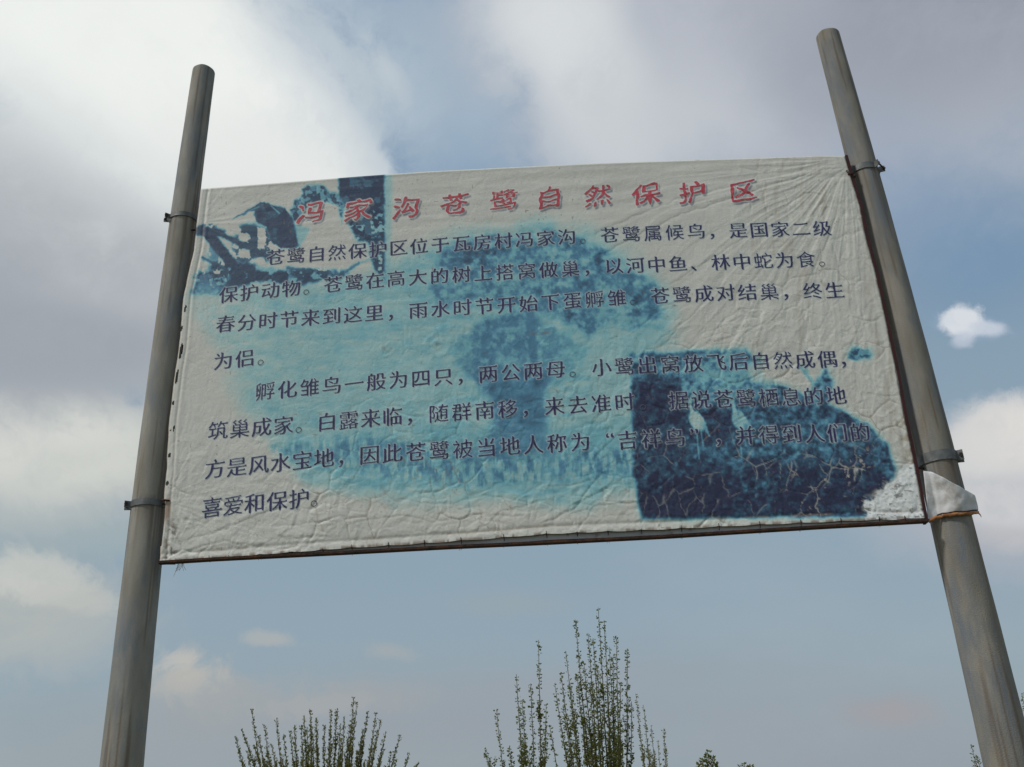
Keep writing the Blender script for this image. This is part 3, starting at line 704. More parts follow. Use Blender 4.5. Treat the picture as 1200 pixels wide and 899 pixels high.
# thin pale edge of the backing sheet beside the red rail
ribbon([(1034, 372), (1044, 412), (1060, 480), (1067.5, 512), (1075, 545)], [(1035.2, 372), (1045.3, 412), (1061.3, 480), (1068.8, 512), (1075.8, 545)], D + .0, D + .004).build('backing_edge', M_backing, frame)
bot_b = [(u, min(v + (6.5 if u > 420 else 3), np.interp(u, [p[0] for p in RAIL], [p[1] for p in RAIL]) - 2)) for u, v in BOT]
ribbon(off(TOP, 0, 2), bot_b, D + .0035, D + .0055, 120).build('backing_sheet', M_backing, sign)

# --- letter shapes
def glyph_contours(ch, cache={}):
    if ch in cache: return cache[ch]
    cu = bpy.data.curves.new('g', 'FONT'); cu.body = ch; cu.resolution_u = 3
    o = bpy.data.objects.new('g', cu); COL.objects.link(o)
    dg = bpy.context.evaluated_depsgraph_get(); c = o.evaluated_get(dg).to_curve(dg)
    out = []
    for sp in c.splines:
        pts = []; B = sp.bezier_points; n = len(B)
        for i in range(n):
            p0, p1, p2, p3 = B[i].co, B[i].handle_right, B[(i + 1) % n].handle_left, B[(i + 1) % n].co
            ln = (p3 - p0).length
            chord = abs((p1 - p0).length + (p2 - p1).length + (p3 - p2).length - ln)
            m = 1 if chord < 1e-4 else max(2, min(6, int(ln / .03)))
            if m == 1 and ln > .09: m = int(ln / .07) + 1
            for k in range(m):
                t = k / m; q = p0 * (1 - t) ** 3 + p1 * 3 * t * (1 - t) ** 2 + p2 * 3 * t * t * (1 - t) + p3 * t ** 3
                pts.append((q.x, q.y))
        a = np.array(pts)
        keep = np.hypot(*(a - np.roll(a, 1, 0)).T) > 1e-5
        out.append(a[keep])
    o.evaluated_get(dg).to_curve_clear(); bpy.data.objects.remove(o); bpy.data.curves.remove(cu)
    cache[ch] = out
    return out
_ref = np.concatenate(glyph_contours('国')); EMC = (_ref.max(0) + _ref.min(0)) / 2; EMS = float((_ref.max(0) - _ref.min(0)).max()) / .90
_area = sum(.5 * np.sum(a[:, 0] * np.roll(a[:, 1], -1) - np.roll(a[:, 0], -1) * a[:, 1]) for a in glyph_contours('一')[:1])
SG = 1.0 if _area > 0 else -1.0
def serif(a):
    """brush terminals: a horizontal stroke ends in a small raised corner, an upright starts with a slanted head"""
    a = a.copy(); n = len(a); e = np.roll(a, -1, 0) - a; ln = np.hypot(*e.T); b = a.copy()
    for i in range(n):
        j = (i + 1) % n; h, k = i - 1, j
        if not (.045 < ln[i] < .10): continue
        if abs(e[i, 0]) < .25 * ln[i] and abs(e[h, 1]) < .12 * ln[h] and abs(e[k, 1]) < .12 * ln[k] and ln[h] > .04 and ln[k] > .04:
            nx = e[i, 1] * SG
            t, q = (i, j) if a[i, 1] > a[j, 1] else (j, i)
            if nx > 0: b[t] += (-.022, .034); b[q] += (.012, .006)
            else: b[q] += (.014, .010); b[t] += (-.008, .008)
        elif abs(e[i, 1]) < .25 * ln[i] and abs(e[h, 0]) < .12 * ln[h] and abs(e[k, 0]) < .12 * ln[k] and ln[h] > .04 and ln[k] > .04:
            ny = -e[i, 0] * SG
            l, r = (i, j) if a[i, 0] < a[j, 0] else (j, i)
            if ny > 0: b[l] += (-.018, .022); b[r] += (.006, -.014)
            else: b[l] += (.010, .004); b[r] += (-.008, -.012)
    return b
def styled(ch, dx, dy, style, seed):
    """contours in em units centred on the em box; dx, dy: growth of vertical / horizontal strokes"""
    res = []
    C = [(a - EMC) / EMS for a in glyph_contours(ch)]
    if ch in '“”':
        allp = np.concatenate(C); c = (allp.max(0) + allp.min(0)) / 2; sc0 = .26 / (allp[:, 1].max() - allp[:, 1].min())
        C = [(a - c) * sc0 + np.array([0, .30]) for a in C]
    if ch in '，、。' and np.concatenate(C)[:, 0].mean() > .2: C = [a - np.array([.0, 0]) for a in C]
    for a in C:
        if style == 'body' and ch not in '，、。“”': a = serif(a)
        prv = a - np.roll(a, 1, 0); nxt = np.roll(a, -1, 0) - a
        n1 = np.stack([prv[:, 1], -prv[:, 0]], -1) / (np.hypot(*prv.T)[:, None] + 1e-9) * SG
        n2 = np.stack([nxt[:, 1], -nxt[:, 0]], -1) / (np.hypot(*nxt.T)[:, None] + 1e-9) * SG
        # edge offsets by orientation: vertical stems grow, horizontals shrink
        def offs(n): return dx * np.abs(n[:, 0]) + dy * np.abs(n[:, 1]) * (1 - .0)
        o1, o2 = offs(n1), offs(n2)
        cr = n1[:, 0] * n2[:, 1] - n1[:, 1] * n2[:, 0]
        mit = np.where(np.abs(cr)[:, None] > .25,
                       (np.stack([o1 * n2[:, 1] - o2 * n1[:, 1], o2 * n1[:, 0] - o1 * n2[:, 0]], -1)) / np.where(np.abs(cr) < 1e-3, 1, cr)[:, None],
                       (n1 + n2) * (.5 * (o1 + o2) / 1.0)[:, None] * .5)
        ml = np.hypot(*mit.T); lim = 1.5 * (np.abs(o1) + np.abs(o2)) / 2 + 1e-6
        mit = mit * np.minimum(1, lim / (ml + 1e-9))[:, None]
        b = a + mit
        if style == 'title':      # running hand: slant, upward strokes, swelling and wavering outline
            x, y = b[:, 0].copy(), b[:, 1].copy()
            w = (vnoise(a[:, 0] * 4.5 + seed, a[:, 1] * 4.5, 7) - .5); w2 = (vnoise(a[:, 0] * 4.5, a[:, 1] * 4.5 + seed, 8) - .5)
            m = (vnoise(a[:, 0] * 11 + seed, a[:, 1] * 11, 17) - .5)
            nb = (n1 + n2) / 2
            x = x + .10 * w + nb[:, 0] * m * .020; y = y + .10 * w2 + nb[:, 1] * m * .020
            b = np.stack([x * .98 + .07 * y, y * .92 + .13 * x + .05 * x * x], -1)
        else:                     # regular script: strokes climb a little to the right
            m = (vnoise(a[:, 0] * 9 + seed, a[:, 1] * 9, 17) - .5); nb = (n1 + n2) / 2
            x, y = b[:, 0] + nb[:, 0] * m * .012, b[:, 1] + nb[:, 1] * m * .010
            b = np.stack([x * .96 + .015 * y, y + .045 * x], -1)
        res.append(b)
    return res
DENSE = '然鹭巢窝露孵雏群得蛋据搭候蛇高被筑喜爱属食息栖随'
def growth(ch, kind):
    if kind == 'title': return (.010, -.004) if ch not in '鹭然' else (.004, -.006)
    return (.000, -.010) if ch in DENSE else (.011, -.014)
PITCH_EM = 24.6                                           # photo px between characters in the first line
def line_chars(text, anchors, scale=.93):
    out = []; an = np.array(anchors, float)
    for i, ch in enumerate(text):
        if ch == ' ': continue
        u = np.interp(i, an[:, 0], an[:, 1]); v = np.interp(i, an[:, 0], an[:, 2])
        if i > an[-1, 0]: u = an[-1, 1] + (i - an[-1, 0]) * 25; v = an[-1, 2] - 1.2 * (i - an[-1, 0])
        p = bp(u, v); u2 = np.interp(min(i + 2, an[-1, 0]), an[:, 0], an[:, 1]); v2 = np.interp(min(i + 2, an[-1, 0]), an[:, 0], an[:, 2])
        u1 = np.interp(max(i - 2, 0), an[:, 0], an[:, 1]); v1 = np.interp(max(i - 2, 0), an[:, 0], an[:, 2])
        a, b = bp(u1, v1), bp(u2, v2); t = Vector((b.x - a.x, b.z - a.z)).normalized()
        em = PITCH_EM / FPX * depth(bp(640, 285)) * scale
        out.append((ch, (p.x, p.z), (t.x * em, t.y * em), (-t.y * em * .98, t.x * em * .98)))
    return out
LINES = [
    ('苍鹭自然保护区位于瓦房村冯家沟。苍鹭属候鸟，是国家二级', [(0, 323, 302), (7, 491, 289), (14, 664, 278.3), (20, 815.5, 272), (26, 963, 268.7)]),
    ('保护动物。苍鹭在高大的树上搭窝做巢，以河中鱼、林中蛇为食。', [(0, 268, 346), (8, 464, 326.8), (18, 719.3, 312.7), (28, 969, 304.3)]),
    ('春分时节来到这里，雨水时节开始下蛋孵雏。苍鹭成对结巢，终生', [(0, 264.5, 380.5), (7, 438.5, 367.5), (18, 722.5, 350), (23, 850, 344), (28, 977.5, 341.3)]),
    ('为侣。', [(0, 262, 424), (1, 287.5, 421), (2, 313, 418.5)]),
    ('孵化雏鸟一般为四只，两公两母。小鹭出窝放飞后自然成偶，', [(0, 311, 459.5), (6, 467, 446), (13, 651, 434), (20, 839, 425.8), (25, 969, 421.7), (26, 994, 421)]),
    ('筑巢成家。白露来临，随群南移，来去准时。据说苍鹭栖息的地', [(0, 256, 505.5), (8, 460, 489.3), (13, 595, 480.2), (18, 731.7, 472.5), (19, 760, 471.5), (20, 795, 470.3), (27, 979.5, 464.6)]),
    ('方是风水宝地，因此苍鹭被当地人称为“吉祥鸟”，并得到人们的', [(0, 252.5, 550.5), (5, 380, 538), (8, 460, 532.3), (16, 680, 519), (17, 715, 517.5), (18, 735, 516.8), (20, 791, 514), (21, 814, 513), (22, 848, 512), (23, 874, 511.3), (28, 1007.5, 507.3)]),
    ('喜爱和保护。', [(0, 249, 596), (2, 299, 590.7), (4, 351, 585.5), (5, 376, 583)]),
]
TITLE = [('冯', 365, 250), ('家', 419.5, 246.5), ('沟', 475.7, 243.5), ('苍', 533, 240), ('鹭', 590, 235.5), ('自', 644, 232.5), ('然', 701, 230), ('保', 757, 228.5), ('护', 811, 226.5), ('区', 870, 225)]
def title_chars():
    out = []
    em = 33.8 / FPX * depth(bp(640, 235))
    for ch, u, v in TITLE:
        p = bp(u, v); a, b = bp(u - 20, v + 1.1), bp(u + 20, v - 1.1); t = Vector((b.x - a.x, b.z - a.z)).normalized()
        out.append((ch, (p.x, p.z), (t.x * em, t.y * em), (-t.y * em, t.x * em)))
    return out
tch = title_chars()
# outlines and cast shadows of the letters are printed into the cloth: letter masks at 3 samples per photo pixel
MS = 3
MU, MV = np.arange(170, 1110, 1 / MS), np.arange(165, 680, 1 / MS)
def raster(chars, kind):
    M = np.zeros((len(MV), len(MU)), bool)
    for i, (ch, c, ex, ez) in enumerate(chars):
        if ch == '。' and kind != 'title': continue
        dx, dy = growth(ch, kind); W = None; polys = []
        for a in styled(ch, dx, dy, kind, i * 3.7 if kind == 'title' else 0):
            X = c[0] + a[:, 0] * ex[0] + a[:, 1] * ez[0]; Z = c[1] + a[:, 0] * ex[1] + a[:, 1] * ez[1]
            u, v = proj_np(X, D, Z); polys.append(((u - MU[0]) * MS, (v - MV[0]) * MS))
        x0 = int(min(p[0].min() for p in polys)) - 1; x1 = int(max(p[0].max() for p in polys)) + 2
        y0 = int(min(p[1].min() for p in polys)) - 1; y1 = int(max(p[1].max() for p in polys)) + 2
        gx, gy = np.arange(x0, x1)[None, :, None], np.arange(y0, y1)[:, None, None]
        W = np.zeros((y1 - y0, x1 - x0), int)
        for px, py in polys:
            qx, qy = np.roll(px, -1), np.roll(py, -1)
            up = (py <= gy) & (qy > gy); dn = (py > gy) & (qy <= gy)
            xc = px + (gy - py) / np.where(qy == py, 1e-9, qy - py) * (qx - px)
            W += ((up & (xc > gx)).sum(-1) - (dn & (xc > gx)).sum(-1))
        M[y0:y1, x0:x1] |= W != 0
    return M
def shift(M, dx, dy): return np.roll(np.roll(M, dx, 1), dy, 0)
def dilate(M, r):
    O = M.copy(); k = int(r + 1)
    for dy in range(-k, k + 1):
        w = r * r - dy * dy
        if w < 0: continue
        w = int(w ** .5); T = M.copy()
        for dx in range(1, w + 1): T |= shift(M, dx, 0) | shift(M, -dx, 0)
        O |= shift(T, 0, dy)
    return O
def blur(M):
    M = M.astype(np.float32)
    return (M * 2 + shift(M, 1, 0) + shift(M, -1, 0) + shift(M, 0, 1) + shift(M, 0, -1) + shift(M, 2, 0) + shift(M, -2, 0) + shift(M, 0, 2) + shift(M, 0, -2)) / 10
body_chars = [c for t_, a_ in LINES for c in line_chars(t_, a_)]
_b = raster(body_chars, 'body'); _t = raster(tch, 'title')
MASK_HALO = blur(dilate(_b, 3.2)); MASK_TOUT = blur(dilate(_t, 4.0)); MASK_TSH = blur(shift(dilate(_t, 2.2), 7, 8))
def mask_at(M, u, v):
    x = np.clip((u - MU[0]) * MS, 0, len(MU) - 1.001); y = np.clip((v - MV[0]) * MS, 0, len(MV) - 1.001)
    i = x.astype(int); j = y.astype(int); fx = x - i; fy = y - j
    return (M[j, i] * (1 - fx) + M[j, i + 1] * fx) * (1 - fy) + (M[j + 1, i] * (1 - fx) + M[j + 1, i + 1] * fx) * fy

# --- banner cloth
def build_banner():
    NX, NZ = 880, 440
    s = np.linspace(0, 1, NX); t = np.linspace(0, 1, NZ)
    def crv(P, q):
        X = to_plane(P); X = np.array(X); L_ = np.r_[0, np.cumsum(np.hypot(*np.diff(X, axis=0).T))]; L_ /= L_[-1]
        return np.stack([np.interp(q, L_, X[:, 0]), np.interp(q, L_, X[:, 1])], -1)
    T, B, Lf, Rt = crv(TOP, s), crv(BOT, s), crv(LEFT, t), crv(RIGHT, t)
    S, TT = s[None, :, None], t[:, None, None]
    P = (1 - TT) * T[None] + TT * B[None] + (1 - S) * Lf[:, None] + S * Rt[:, None] \
        - ((1 - S) * (1 - TT) * T[0] + S * (1 - TT) * T[-1] + (1 - S) * TT * B[0] + S * TT * B[-1])
    # scalloped lower hem between its ties, slightly ragged side edges
    X = P[..., 0]; Z = P[..., 1]
    u, v = proj_np(X, D, Z)
    ties = np.array([213, 245, 268, 305, 342, 378, 412, 455, 497, 540, 590, 640, 676, 712, 751, 798, 842, 890, 938, 985, 1030, 1060])
    k = np.clip(np.searchsorted(ties, u[-1]) - 1, 0, len(ties) - 2)
    ph = (u[-1] - ties[k]) / (ties[k + 1] - ties[k]); sc_ = np.where((ph > 0) & (ph < 1), np.sin(np.clip(ph, 0, 1) * PI) ** .6, 0)
    Z = Z - (sc_[None] * .0045 - .002) * ss(t, .955, 1)[:, None]
    X = X + (.004 * (fbm(v, u * 0, 14, 3, 5) - .5)) * (1 - ss(s, 0, .012))[None]
    # step where the left margin is torn off below the clamp
    u, v = proj_np(X, D, Z)
    X = X + .006 * (v > 586.5) * (v < 640) * (1 - ss(s, 0, .010))[None]
    u, v = proj_np(X, D, Z)
    Y = surf_y(u, v)
    # wrap the rim back round the frame
    Y = Y + .006 * (1 - ss(t, 0, .004))[:, None] + .006 * (1 - ss(s, 0, .002))[None] + .005 * (1 - ss(1 - s, 0, .002))[None]
    Y = np.minimum(Y, D + .0025)
    co = np.stack([X, Y, Z], -1).reshape(-1, 3)
    idx = np.arange(NX * NZ).reshape(NZ, NX)
    q = np.stack([idx[:-1, :-1], idx[1:, :-1], idx[1:, 1:], idx[:-1, 1:]], -1)
    uc = (u[:-1, :-1] + u[1:, 1:]) / 2; vc = (v[:-1, :-1] + v[1:, 1:]) / 2
    hole = np.zeros(uc.shape, bool)
    for cx, cy, rx, ry in ((217.5, 362, 1.0, 4.5), (212.8, 385, 1.4, 3.6), (212.4, 412, 1.9, 9.5), (207.8, 442, 1.7, 8.5), (203.4, 473, 1.5, 2.6), (204, 503, .9, 4), (199.3, 534, 1.6, 3.0), (196.4, 567, 1.7, 3.2), (200.4, 505, .9, 1.2), (995.5, 205, 2.6, 1.6)):
        x_, y_ = uc - cx + .18 * (vc - cy), vc - cy
        hole |= (x_ / rx) ** 2 + (y_ / ry) ** 2 < 1
    q = q[~hole].reshape(-1, 4)
    me = bpy.data.meshes.new('banner')
    me.vertices.add(len(co)); me.vertices.foreach_set('co', co.ravel())
    me.loops.add(q.size); me.loops.foreach_set('vertex_index', q.ravel().astype(np.int32))
    me.polygons.add(len(q)); me.polygons.foreach_set('loop_start', np.arange(0, q.size, 4, dtype=np.int32))
    me.update(calc_edges=True); me.polygons.foreach_set('use_smooth', np.ones(len(q), bool))
    c, d = print_colour(u, v)
    at = me.color_attributes.new('print', 'FLOAT_COLOR', 'POINT')
    at.data.foreach_set('color', np.concatenate([c, np.ones(c.shape[:2] + (1,))], -1).astype(np.float32).ravel())
    return link('banner', me, M_cloth, sign)
banner = build_banner()

# --- lettering: every character is cut from its outline, given brush contrast, and laid on the cloth
def fill(contours):
    cu = bpy.data.curves.new('f', 'CURVE'); cu.dimensions = '2D'; cu.fill_mode = 'FRONT'
    for a in contours:
        sp = cu.splines.new('POLY'); sp.points.add(len(a) - 1); sp.use_cyclic_u = True
        sp.points.foreach_set('co', np.c_[a, np.zeros(len(a)), np.ones(len(a))].ravel())
    o = bpy.data.objects.new('f', cu); COL.objects.link(o)
    dg = bpy.context.evaluated_depsgraph_get(); me = o.evaluated_get(dg).to_mesh()
    V = np.array([v.co[:2] for v in me.vertices]).reshape(-1, 2); Fc = [list(p.vertices) for p in me.polygons]
    o.evaluated_get(dg).to_mesh_clear(); bpy.data.objects.remove(o); bpy.data.curves.remove(cu)
    return V, Fc
_fillc = {}
def add_char(acc, ch, c, ex, ez, dx, dy, style, lift, shift=(0, 0), seed=0):
    """c: centre on the board (x, z); ex, ez: em axes on the board"""
    key = (ch, dx, dy, style, seed)
    if key not in _fillc:
        for q in (1.0, .4, 0.0, -.4):        # a stroke that grows into its neighbour is cut again, thinner
            C = styled(ch, dx * q, dy * max(q, 0), style, seed); V, Fc = fill(C)
            want = abs(sum(.5 * np.sum(a[:, 0] * np.roll(a[:, 1], -1) - np.roll(a[:, 0], -1) * a[:, 1]) for a in C))
            T = V[np.array([f for f in Fc if len(f) == 3])] if Fc else np.zeros((0, 3, 2))
            got = .5 * np.abs((T[:, 1, 0] - T[:, 0, 0]) * (T[:, 2, 1] - T[:, 0, 1]) - (T[:, 2, 0] - T[:, 0, 0]) * (T[:, 1, 1] - T[:, 0, 1])).sum()
            if abs(got - want) < .004 or abs(got - want) < .02 * want: break
        _fillc[key] = (V, Fc)
    V, Fc = _fillc[key]
    if len(V) == 0: return
    V = V + np.array(shift)
    X = c[0] + V[:, 0] * ex[0] + V[:, 1] * ez[0]; Z = c[1] + V[:, 0] * ex[1] + V[:, 1] * ez[1]
    u, v = proj_np(X, D, Z); Y = surf_y(u, v) - lift
    b = len(acc[0]); acc[0].extend(zip(X.tolist(), Y.tolist(), Z.tolist())); acc[1].extend([[b + i for i in f] for f in Fc])
def densify(me, L=.009):
    bm = bmesh.new(); bm.from_mesh(me)
    for _ in range(3):
        es = [e for e in bm.edges if e.calc_length() > L]
        if not es: break
        bmesh.ops.subdivide_edges(bm, edges=es, cuts=1)
    bmesh.ops.triangulate(bm, faces=bm.faces[:]); bm.to_mesh(me); bm.free()
    n = len(me.vertices); co = np.empty(n * 3, np.float32); me.vertices.foreach_get('co', co); return co.reshape(-1, 3)
def text_part(name, chars, mat, dx, dy, style, lift, shift=(0, 0), parent=None, lab=None):
    acc = ([], [])
    for i, (ch, c, ex, ez) in enumerate(chars):
        add_char(acc, ch, c, ex, ez, dx, dy, style, lift, shift, seed=(i * 3.7 if style == 'title' else 0))
    me = mesh_from(name, acc[0], acc[1])
    co = densify(me)
    X = co[:, 0].astype(float); Z = co[:, 2].astype(float); u, v = proj_np(X, D, Z)
    co[:, 1] = surf_y(u, v) - lift
    me.vertices.foreach_set('co', co.ravel()); me.update()
    # face the camera
    fl = np.empty(len(me.polygons) * 3, np.float32); me.polygons.foreach_get('normal', fl)
    if fl.reshape(-1, 3)[:, 1].mean() > 0: me.flip_normals()
    o = link(name, me, mat, parent)
    if lab: o['label'] = lab
    return o
for text, anc in LINES:
    ch = line_chars(text, anc)
    main = [c for c in ch if c[0] != '。']; full = [c for c in ch if c[0] == '。']
    for c in main: text_part('character', [c], M_ink, *growth(c[0], 'body'), 'body', .0012, parent=banner)
    for c in full: text_part('full_stop', [c], M_shadow, -.008, -.008, 'body', .0016, parent=banner)
for i, c in enumerate(tch):
    acc_name = 'title_character'
    acc = ([], []); add_char(acc, c[0], c[1], c[2], c[3], *growth(c[0], 'title'), 'title', .0014, seed=i * 3.7)
    me = mesh_from(acc_name, acc[0], acc[1]); co = densify(me)
    X = co[:, 0].astype(float); Z = co[:, 2].astype(float); u, v = proj_np(X, D, Z)
    co[:, 1] = surf_y(u, v) - .0014; me.vertices.foreach_set('co', co.ravel()); me.update()
    link(acc_name, me, M_red, banner)

# --- clamps
def clamp(pl, uv, h, gap_deg, lugs, strap=.0035, tilt=0.0, bolt_len=.05):
    """band round the pole at photo height v; gap_deg: direction of its bolt (0 = +X, -90 = towards the camera)"""
    P = on_plane(uv[0], uv[1], DP); z = P.z; x, r = pole_at(pl, z); c = Vector((x, DP, z))
    mb = MB(); n = 48; g = math.radians(gap_deg); half = math.radians(lugs)
    r0, r1 = r + .0012, r + .0012 + strap
    for i in range(n + 1):
        a = g + half + (2 * PI - 2 * half) * i / n
        for rr in (r0, r1):
            for zz in (-h / 2, h / 2):
                mb.V.append(c + Vector((rr * math.cos(a), rr * math.sin(a), zz + tilt * rr * math.cos(a))))
    for i in range(n):
        k = 4 * i; q = k + 4
        mb.F += [[k + 2, k + 3, q + 3, q + 2], [k, q, q + 1, k + 1], [k + 1, q + 1, q + 3, k + 3], [k, k + 2, q + 2, q]]
    mb.F += [[0, 1, 3, 2], [4 * n, 4 * n + 2, 4 * n + 3, 4 * n + 1]]
    band = mb.build('clamp', M_steel, sign)
    # two bent ears and the bolt that closes them
    for sgn in (-1, 1):
        a = g + sgn * half; rd = Vector((math.cos(a), math.sin(a), 0)); tn = Vector((-math.sin(a), math.cos(a), 0))
        e = MB(); base_ = c + Vector((0, 0, tilt * r * math.cos(a))) + rd * (r0 + .013) + tn * (sgn * -.0018)
        e.box(base_, rd * .013, tn * .0018, Vector((0, 0, h / 2)))
        e.build('ear', M_steel, band)
    rd = Vector((math.cos(g), math.sin(g), 0)); tn = Vector((-math.sin(g), math.cos(g), 0))
    bc = c + rd * (r0 + .016) + Vector((0, 0, tilt * r * math.cos(g))); wd = (r * math.sin(half)) + bolt_len * .25
    b = MB(); b.tube([bc - tn * wd, bc + tn * wd], [.004, .004], 10)
    for s_ in (-1, 1):
        b.tube([bc + tn * s_ * (wd - .007), bc + tn * s_ * wd], [.0085, .0085], 6)
    b.build('bolt', M_bolt, band)
    return band
clamp(POLE_L, (212, 259), .022, 205, 16, bolt_len=.04)
clamp(POLE_L, (173, 594), .026, 200, 14, bolt_len=.04)
clamp(POLE_R, (1014, 203), .030, -42, 24, bolt_len=.03)
clamp(POLE_R, (1100, 540), .042, -22, 12, tilt=.05, bolt_len=.04)
# ties of the clamps to the frame
for (u0, v0, pl) in ((232, 268, POLE_L), (192, 590, POLE_L), (998, 206, POLE_R), (1080, 548, POLE_R)):
    a = bp(u0, v0, D + .018); x, r = pole_at(pl, a.z)
    sx_ = 1 if a.x > x else -1
    mb = MB(); mb.tube([a + Vector((sx_ * .02, 0, 0)), Vector((x + sx_ * (r - .01), D + .03, a.z))], [.005, .005], 8); mb.build('tie_rod', M_bolt, sign)
# wire end and knot on the upper right corner
mb = MB(); mb.tube([bp(992, 200, D - .006), bp(996, 204, D - .012), bp(1000, 203.5, D - .010)], [.004, .005, .003], 8); mb.build('wire_knot', M_bolt, sign, True)
mb = MB(); mb.tube([bp(188.5, 586.6, D - .006), bp(193, 586.2, D - .009), bp(199, 586.6, D - .006)], [.0035, .0045, .003], 8); mb.build('wire_knot', M_rust, sign, True)

# --- torn corner of vinyl folded round the right pole
def flap():
    top = [(1081.5, 552), (1090, 553.5), (1100, 557.5), (1112, 563.5), (1124, 570), (1131, 575), (1141.5, 581)]
    bot = [(1087.5, 612), (1094, 609), (1104, 605.5), (1114, 604), (1126, 603), (1136, 602.5), (1146, 601.5)]
    NU, NV = 40, 26; V = []; Fc = []
    ts = np.linspace(0, 1, NU); tu, tv = poly_param(top, ts); bu, bv = poly_param(bot, ts)
    def surf(u, v, k=0.0):
        p = on_plane(u, v, DP); x, r = pole_at(POLE_R, p.z)
        for _ in range(3):
            q = (p.x - x) / (r + .004); y = DP - (r + .005) * (math.sqrt(max(0, 1 - min(1, abs(q)) ** 2)) if q < .80 else .6 - (q - .8) * .25)
            y = min(y, DP - .008) if q > 0 else min(y, D + .006)
            p = on_plane(u, v, y); x, r = pole_at(POLE_R, p.z)
        return p - Vector((0, k, 0))
    for j in range(NV):
        t = j / (NV - 1)
        for i in range(NU):
            u = tu[i] * (1 - t) + bu[i] * t; v = tv[i] * (1 - t) + bv[i] * t
            u += 1.6 * math.sin(t * PI) * (ts[i] > .9)
            w = .0025 * math.sin(ts[i] * 9 + t * 4) + .007 * (vnoise(np.array([u / 8. + v / 30]), np.array([v / 11.]), 5)[0] - .5)
            V.append(surf(u, v, .003 + w))
    n0 = len(V)
    V += [p + Vector((0, .0012, 0)) for p in V]
    for j in range(NV - 1):
        for i in range(NU - 1):
            a = j * NU + i; Fc.append([a, a + NU, a + NU + 1, a + 1]); Fc.append([n0 + a, n0 + a + 1, n0 + a + NU + 1, n0 + a + NU])
    ring = [i for i in range(NU)] + [j * NU + NU - 1 for j in range(1, NV)] + [(NV - 1) * NU + i for i in range(NU - 2, -1, -1)] + [j * NU for j in range(NV - 2, 0, -1)]
    for a, b in zip(ring, ring[1:] + ring[:1]): Fc.append([a, b, n0 + b, n0 + a])
    fl = link('torn_corner', mesh_from('torn_corner', V, Fc, True), M_flap, sign); fl['label'] = 'torn white vinyl corner wrapped over the right pole'
    # the rust-stained folded edge below
    V = []; Fc = []; rows = 5
    for k in range(rows):
        for i in range(NU):
            wv = .35 * math.sin(i * .8) + .25 * math.sin(i * 1.9)
            hgt = 4.6 - 1.2 * ts[i] + .4 * math.sin(i * .45); b_ = math.sin(PI * k / (rows - 1))
            V.append(surf(bu[i] + .3, bv[i] + 1.4 + wv - hgt * (1 - k / (rows - 1)), .0065 + .0035 * b_))
    n0 = len(V); V += [p + Vector((0, .0022, 0)) for p in V]
    for k in range(rows - 1):
        for i in range(NU - 1):
            a = k * NU + i; Fc.append([a, a + NU, a + NU + 1, a + 1]); Fc.append([n0 + a, n0 + a + 1, n0 + a + NU + 1, n0 + a + NU])
    ring = [i for i in range(NU)] + [k * NU + NU - 1 for k in range(1, rows)] + [(rows - 1) * NU + i for i in range(NU - 2, -1, -1)] + [k * NU for k in range(rows - 2, 0, -1)]
    for a, b in zip(ring, ring[1:] + ring[:1]): Fc.append([a, b, n0 + b, n0 + a])
    h = link('folded_hem', mesh_from('folded_hem', V, Fc, True), M_hem, fl)
    mb = MB(); pts = [surf(bu[i], bv[i] - 3.2 + .35 * math.sin(i * .5), .007) for i in range(7, NU - 1)]
    mb.tube(pts, [.0026] * len(pts), 6); mb.build('stain_edge', M_rust, fl, True)
    mb = MB(); a = surf(1146, 602, .006); b_ = surf(1149.5, 606.5, .004); mb.tube([a, (a + b_) / 2 + Vector((.002, 0, .001)), b_], [.003, .002, .0012], 6); mb.build('frayed_end', M_hem, fl)
flap()
# small tufts where the hem has frayed
def threads():
    rnd = random.Random(5)
    def bunch(spots):
        mb = MB()
        for u, v, l, k in spots:
            for _ in range(k):
                a = bp(u + rnd.uniform(-2, 2), v, D - .004); dx = rnd.uniform(-.5, .5) * l; 
                p1 = a + Vector((dx * .4, rnd.uniform(-.004, .002), -l * .5)); p2 = a + Vector((dx, rnd.uniform(-.008, .004), -l * rnd.uniform(.7, 1.1)))
                mb.tube([a, p1, p2], [.0009, .0008, .0005], 4, False)
        return mb
    bunch([(213, 660, .03, 7), (208, 661, .045, 2)]).build('loose_thread', M_thread, banner)
    bunch([(u, 0, .010, 2) for u in ()]).V
    sp = []
    for u in (245, 268, 305, 342, 412, 455, 497, 540, 590, 640, 676, 712, 751, 798, 842, 890, 938, 985, 1030):
        v = np.interp(u, [p[0] for p in RAIL], [p[1] for p in RAIL]); sp.append((u, v - .5, rnd.uniform(.004, .012), 2))
    o = bunch(sp).build('hem_fringe', M_thread, banner); o['kind'] = 'stuff'
    mb = MB()
    for u in (213, 245, 268, 305, 342, 378, 412, 455, 497, 540, 590, 640, 676, 712, 751, 798, 842, 890, 938, 985, 1030, 1060):
        v = np.interp(u, [p[0] for p in BOT], [p[1] for p in BOT]); a = bp(u, v - 4, D - .006); b_ = bp(u + 1, v + 4, D - .002)
        t = MB(); t.tube([a, (a + b_) / 2 + Vector((0, -.003, 0)), b_], [.0014, .0018, .0014], 6); t.build('wire_tie', M_rust, banner)
threads()

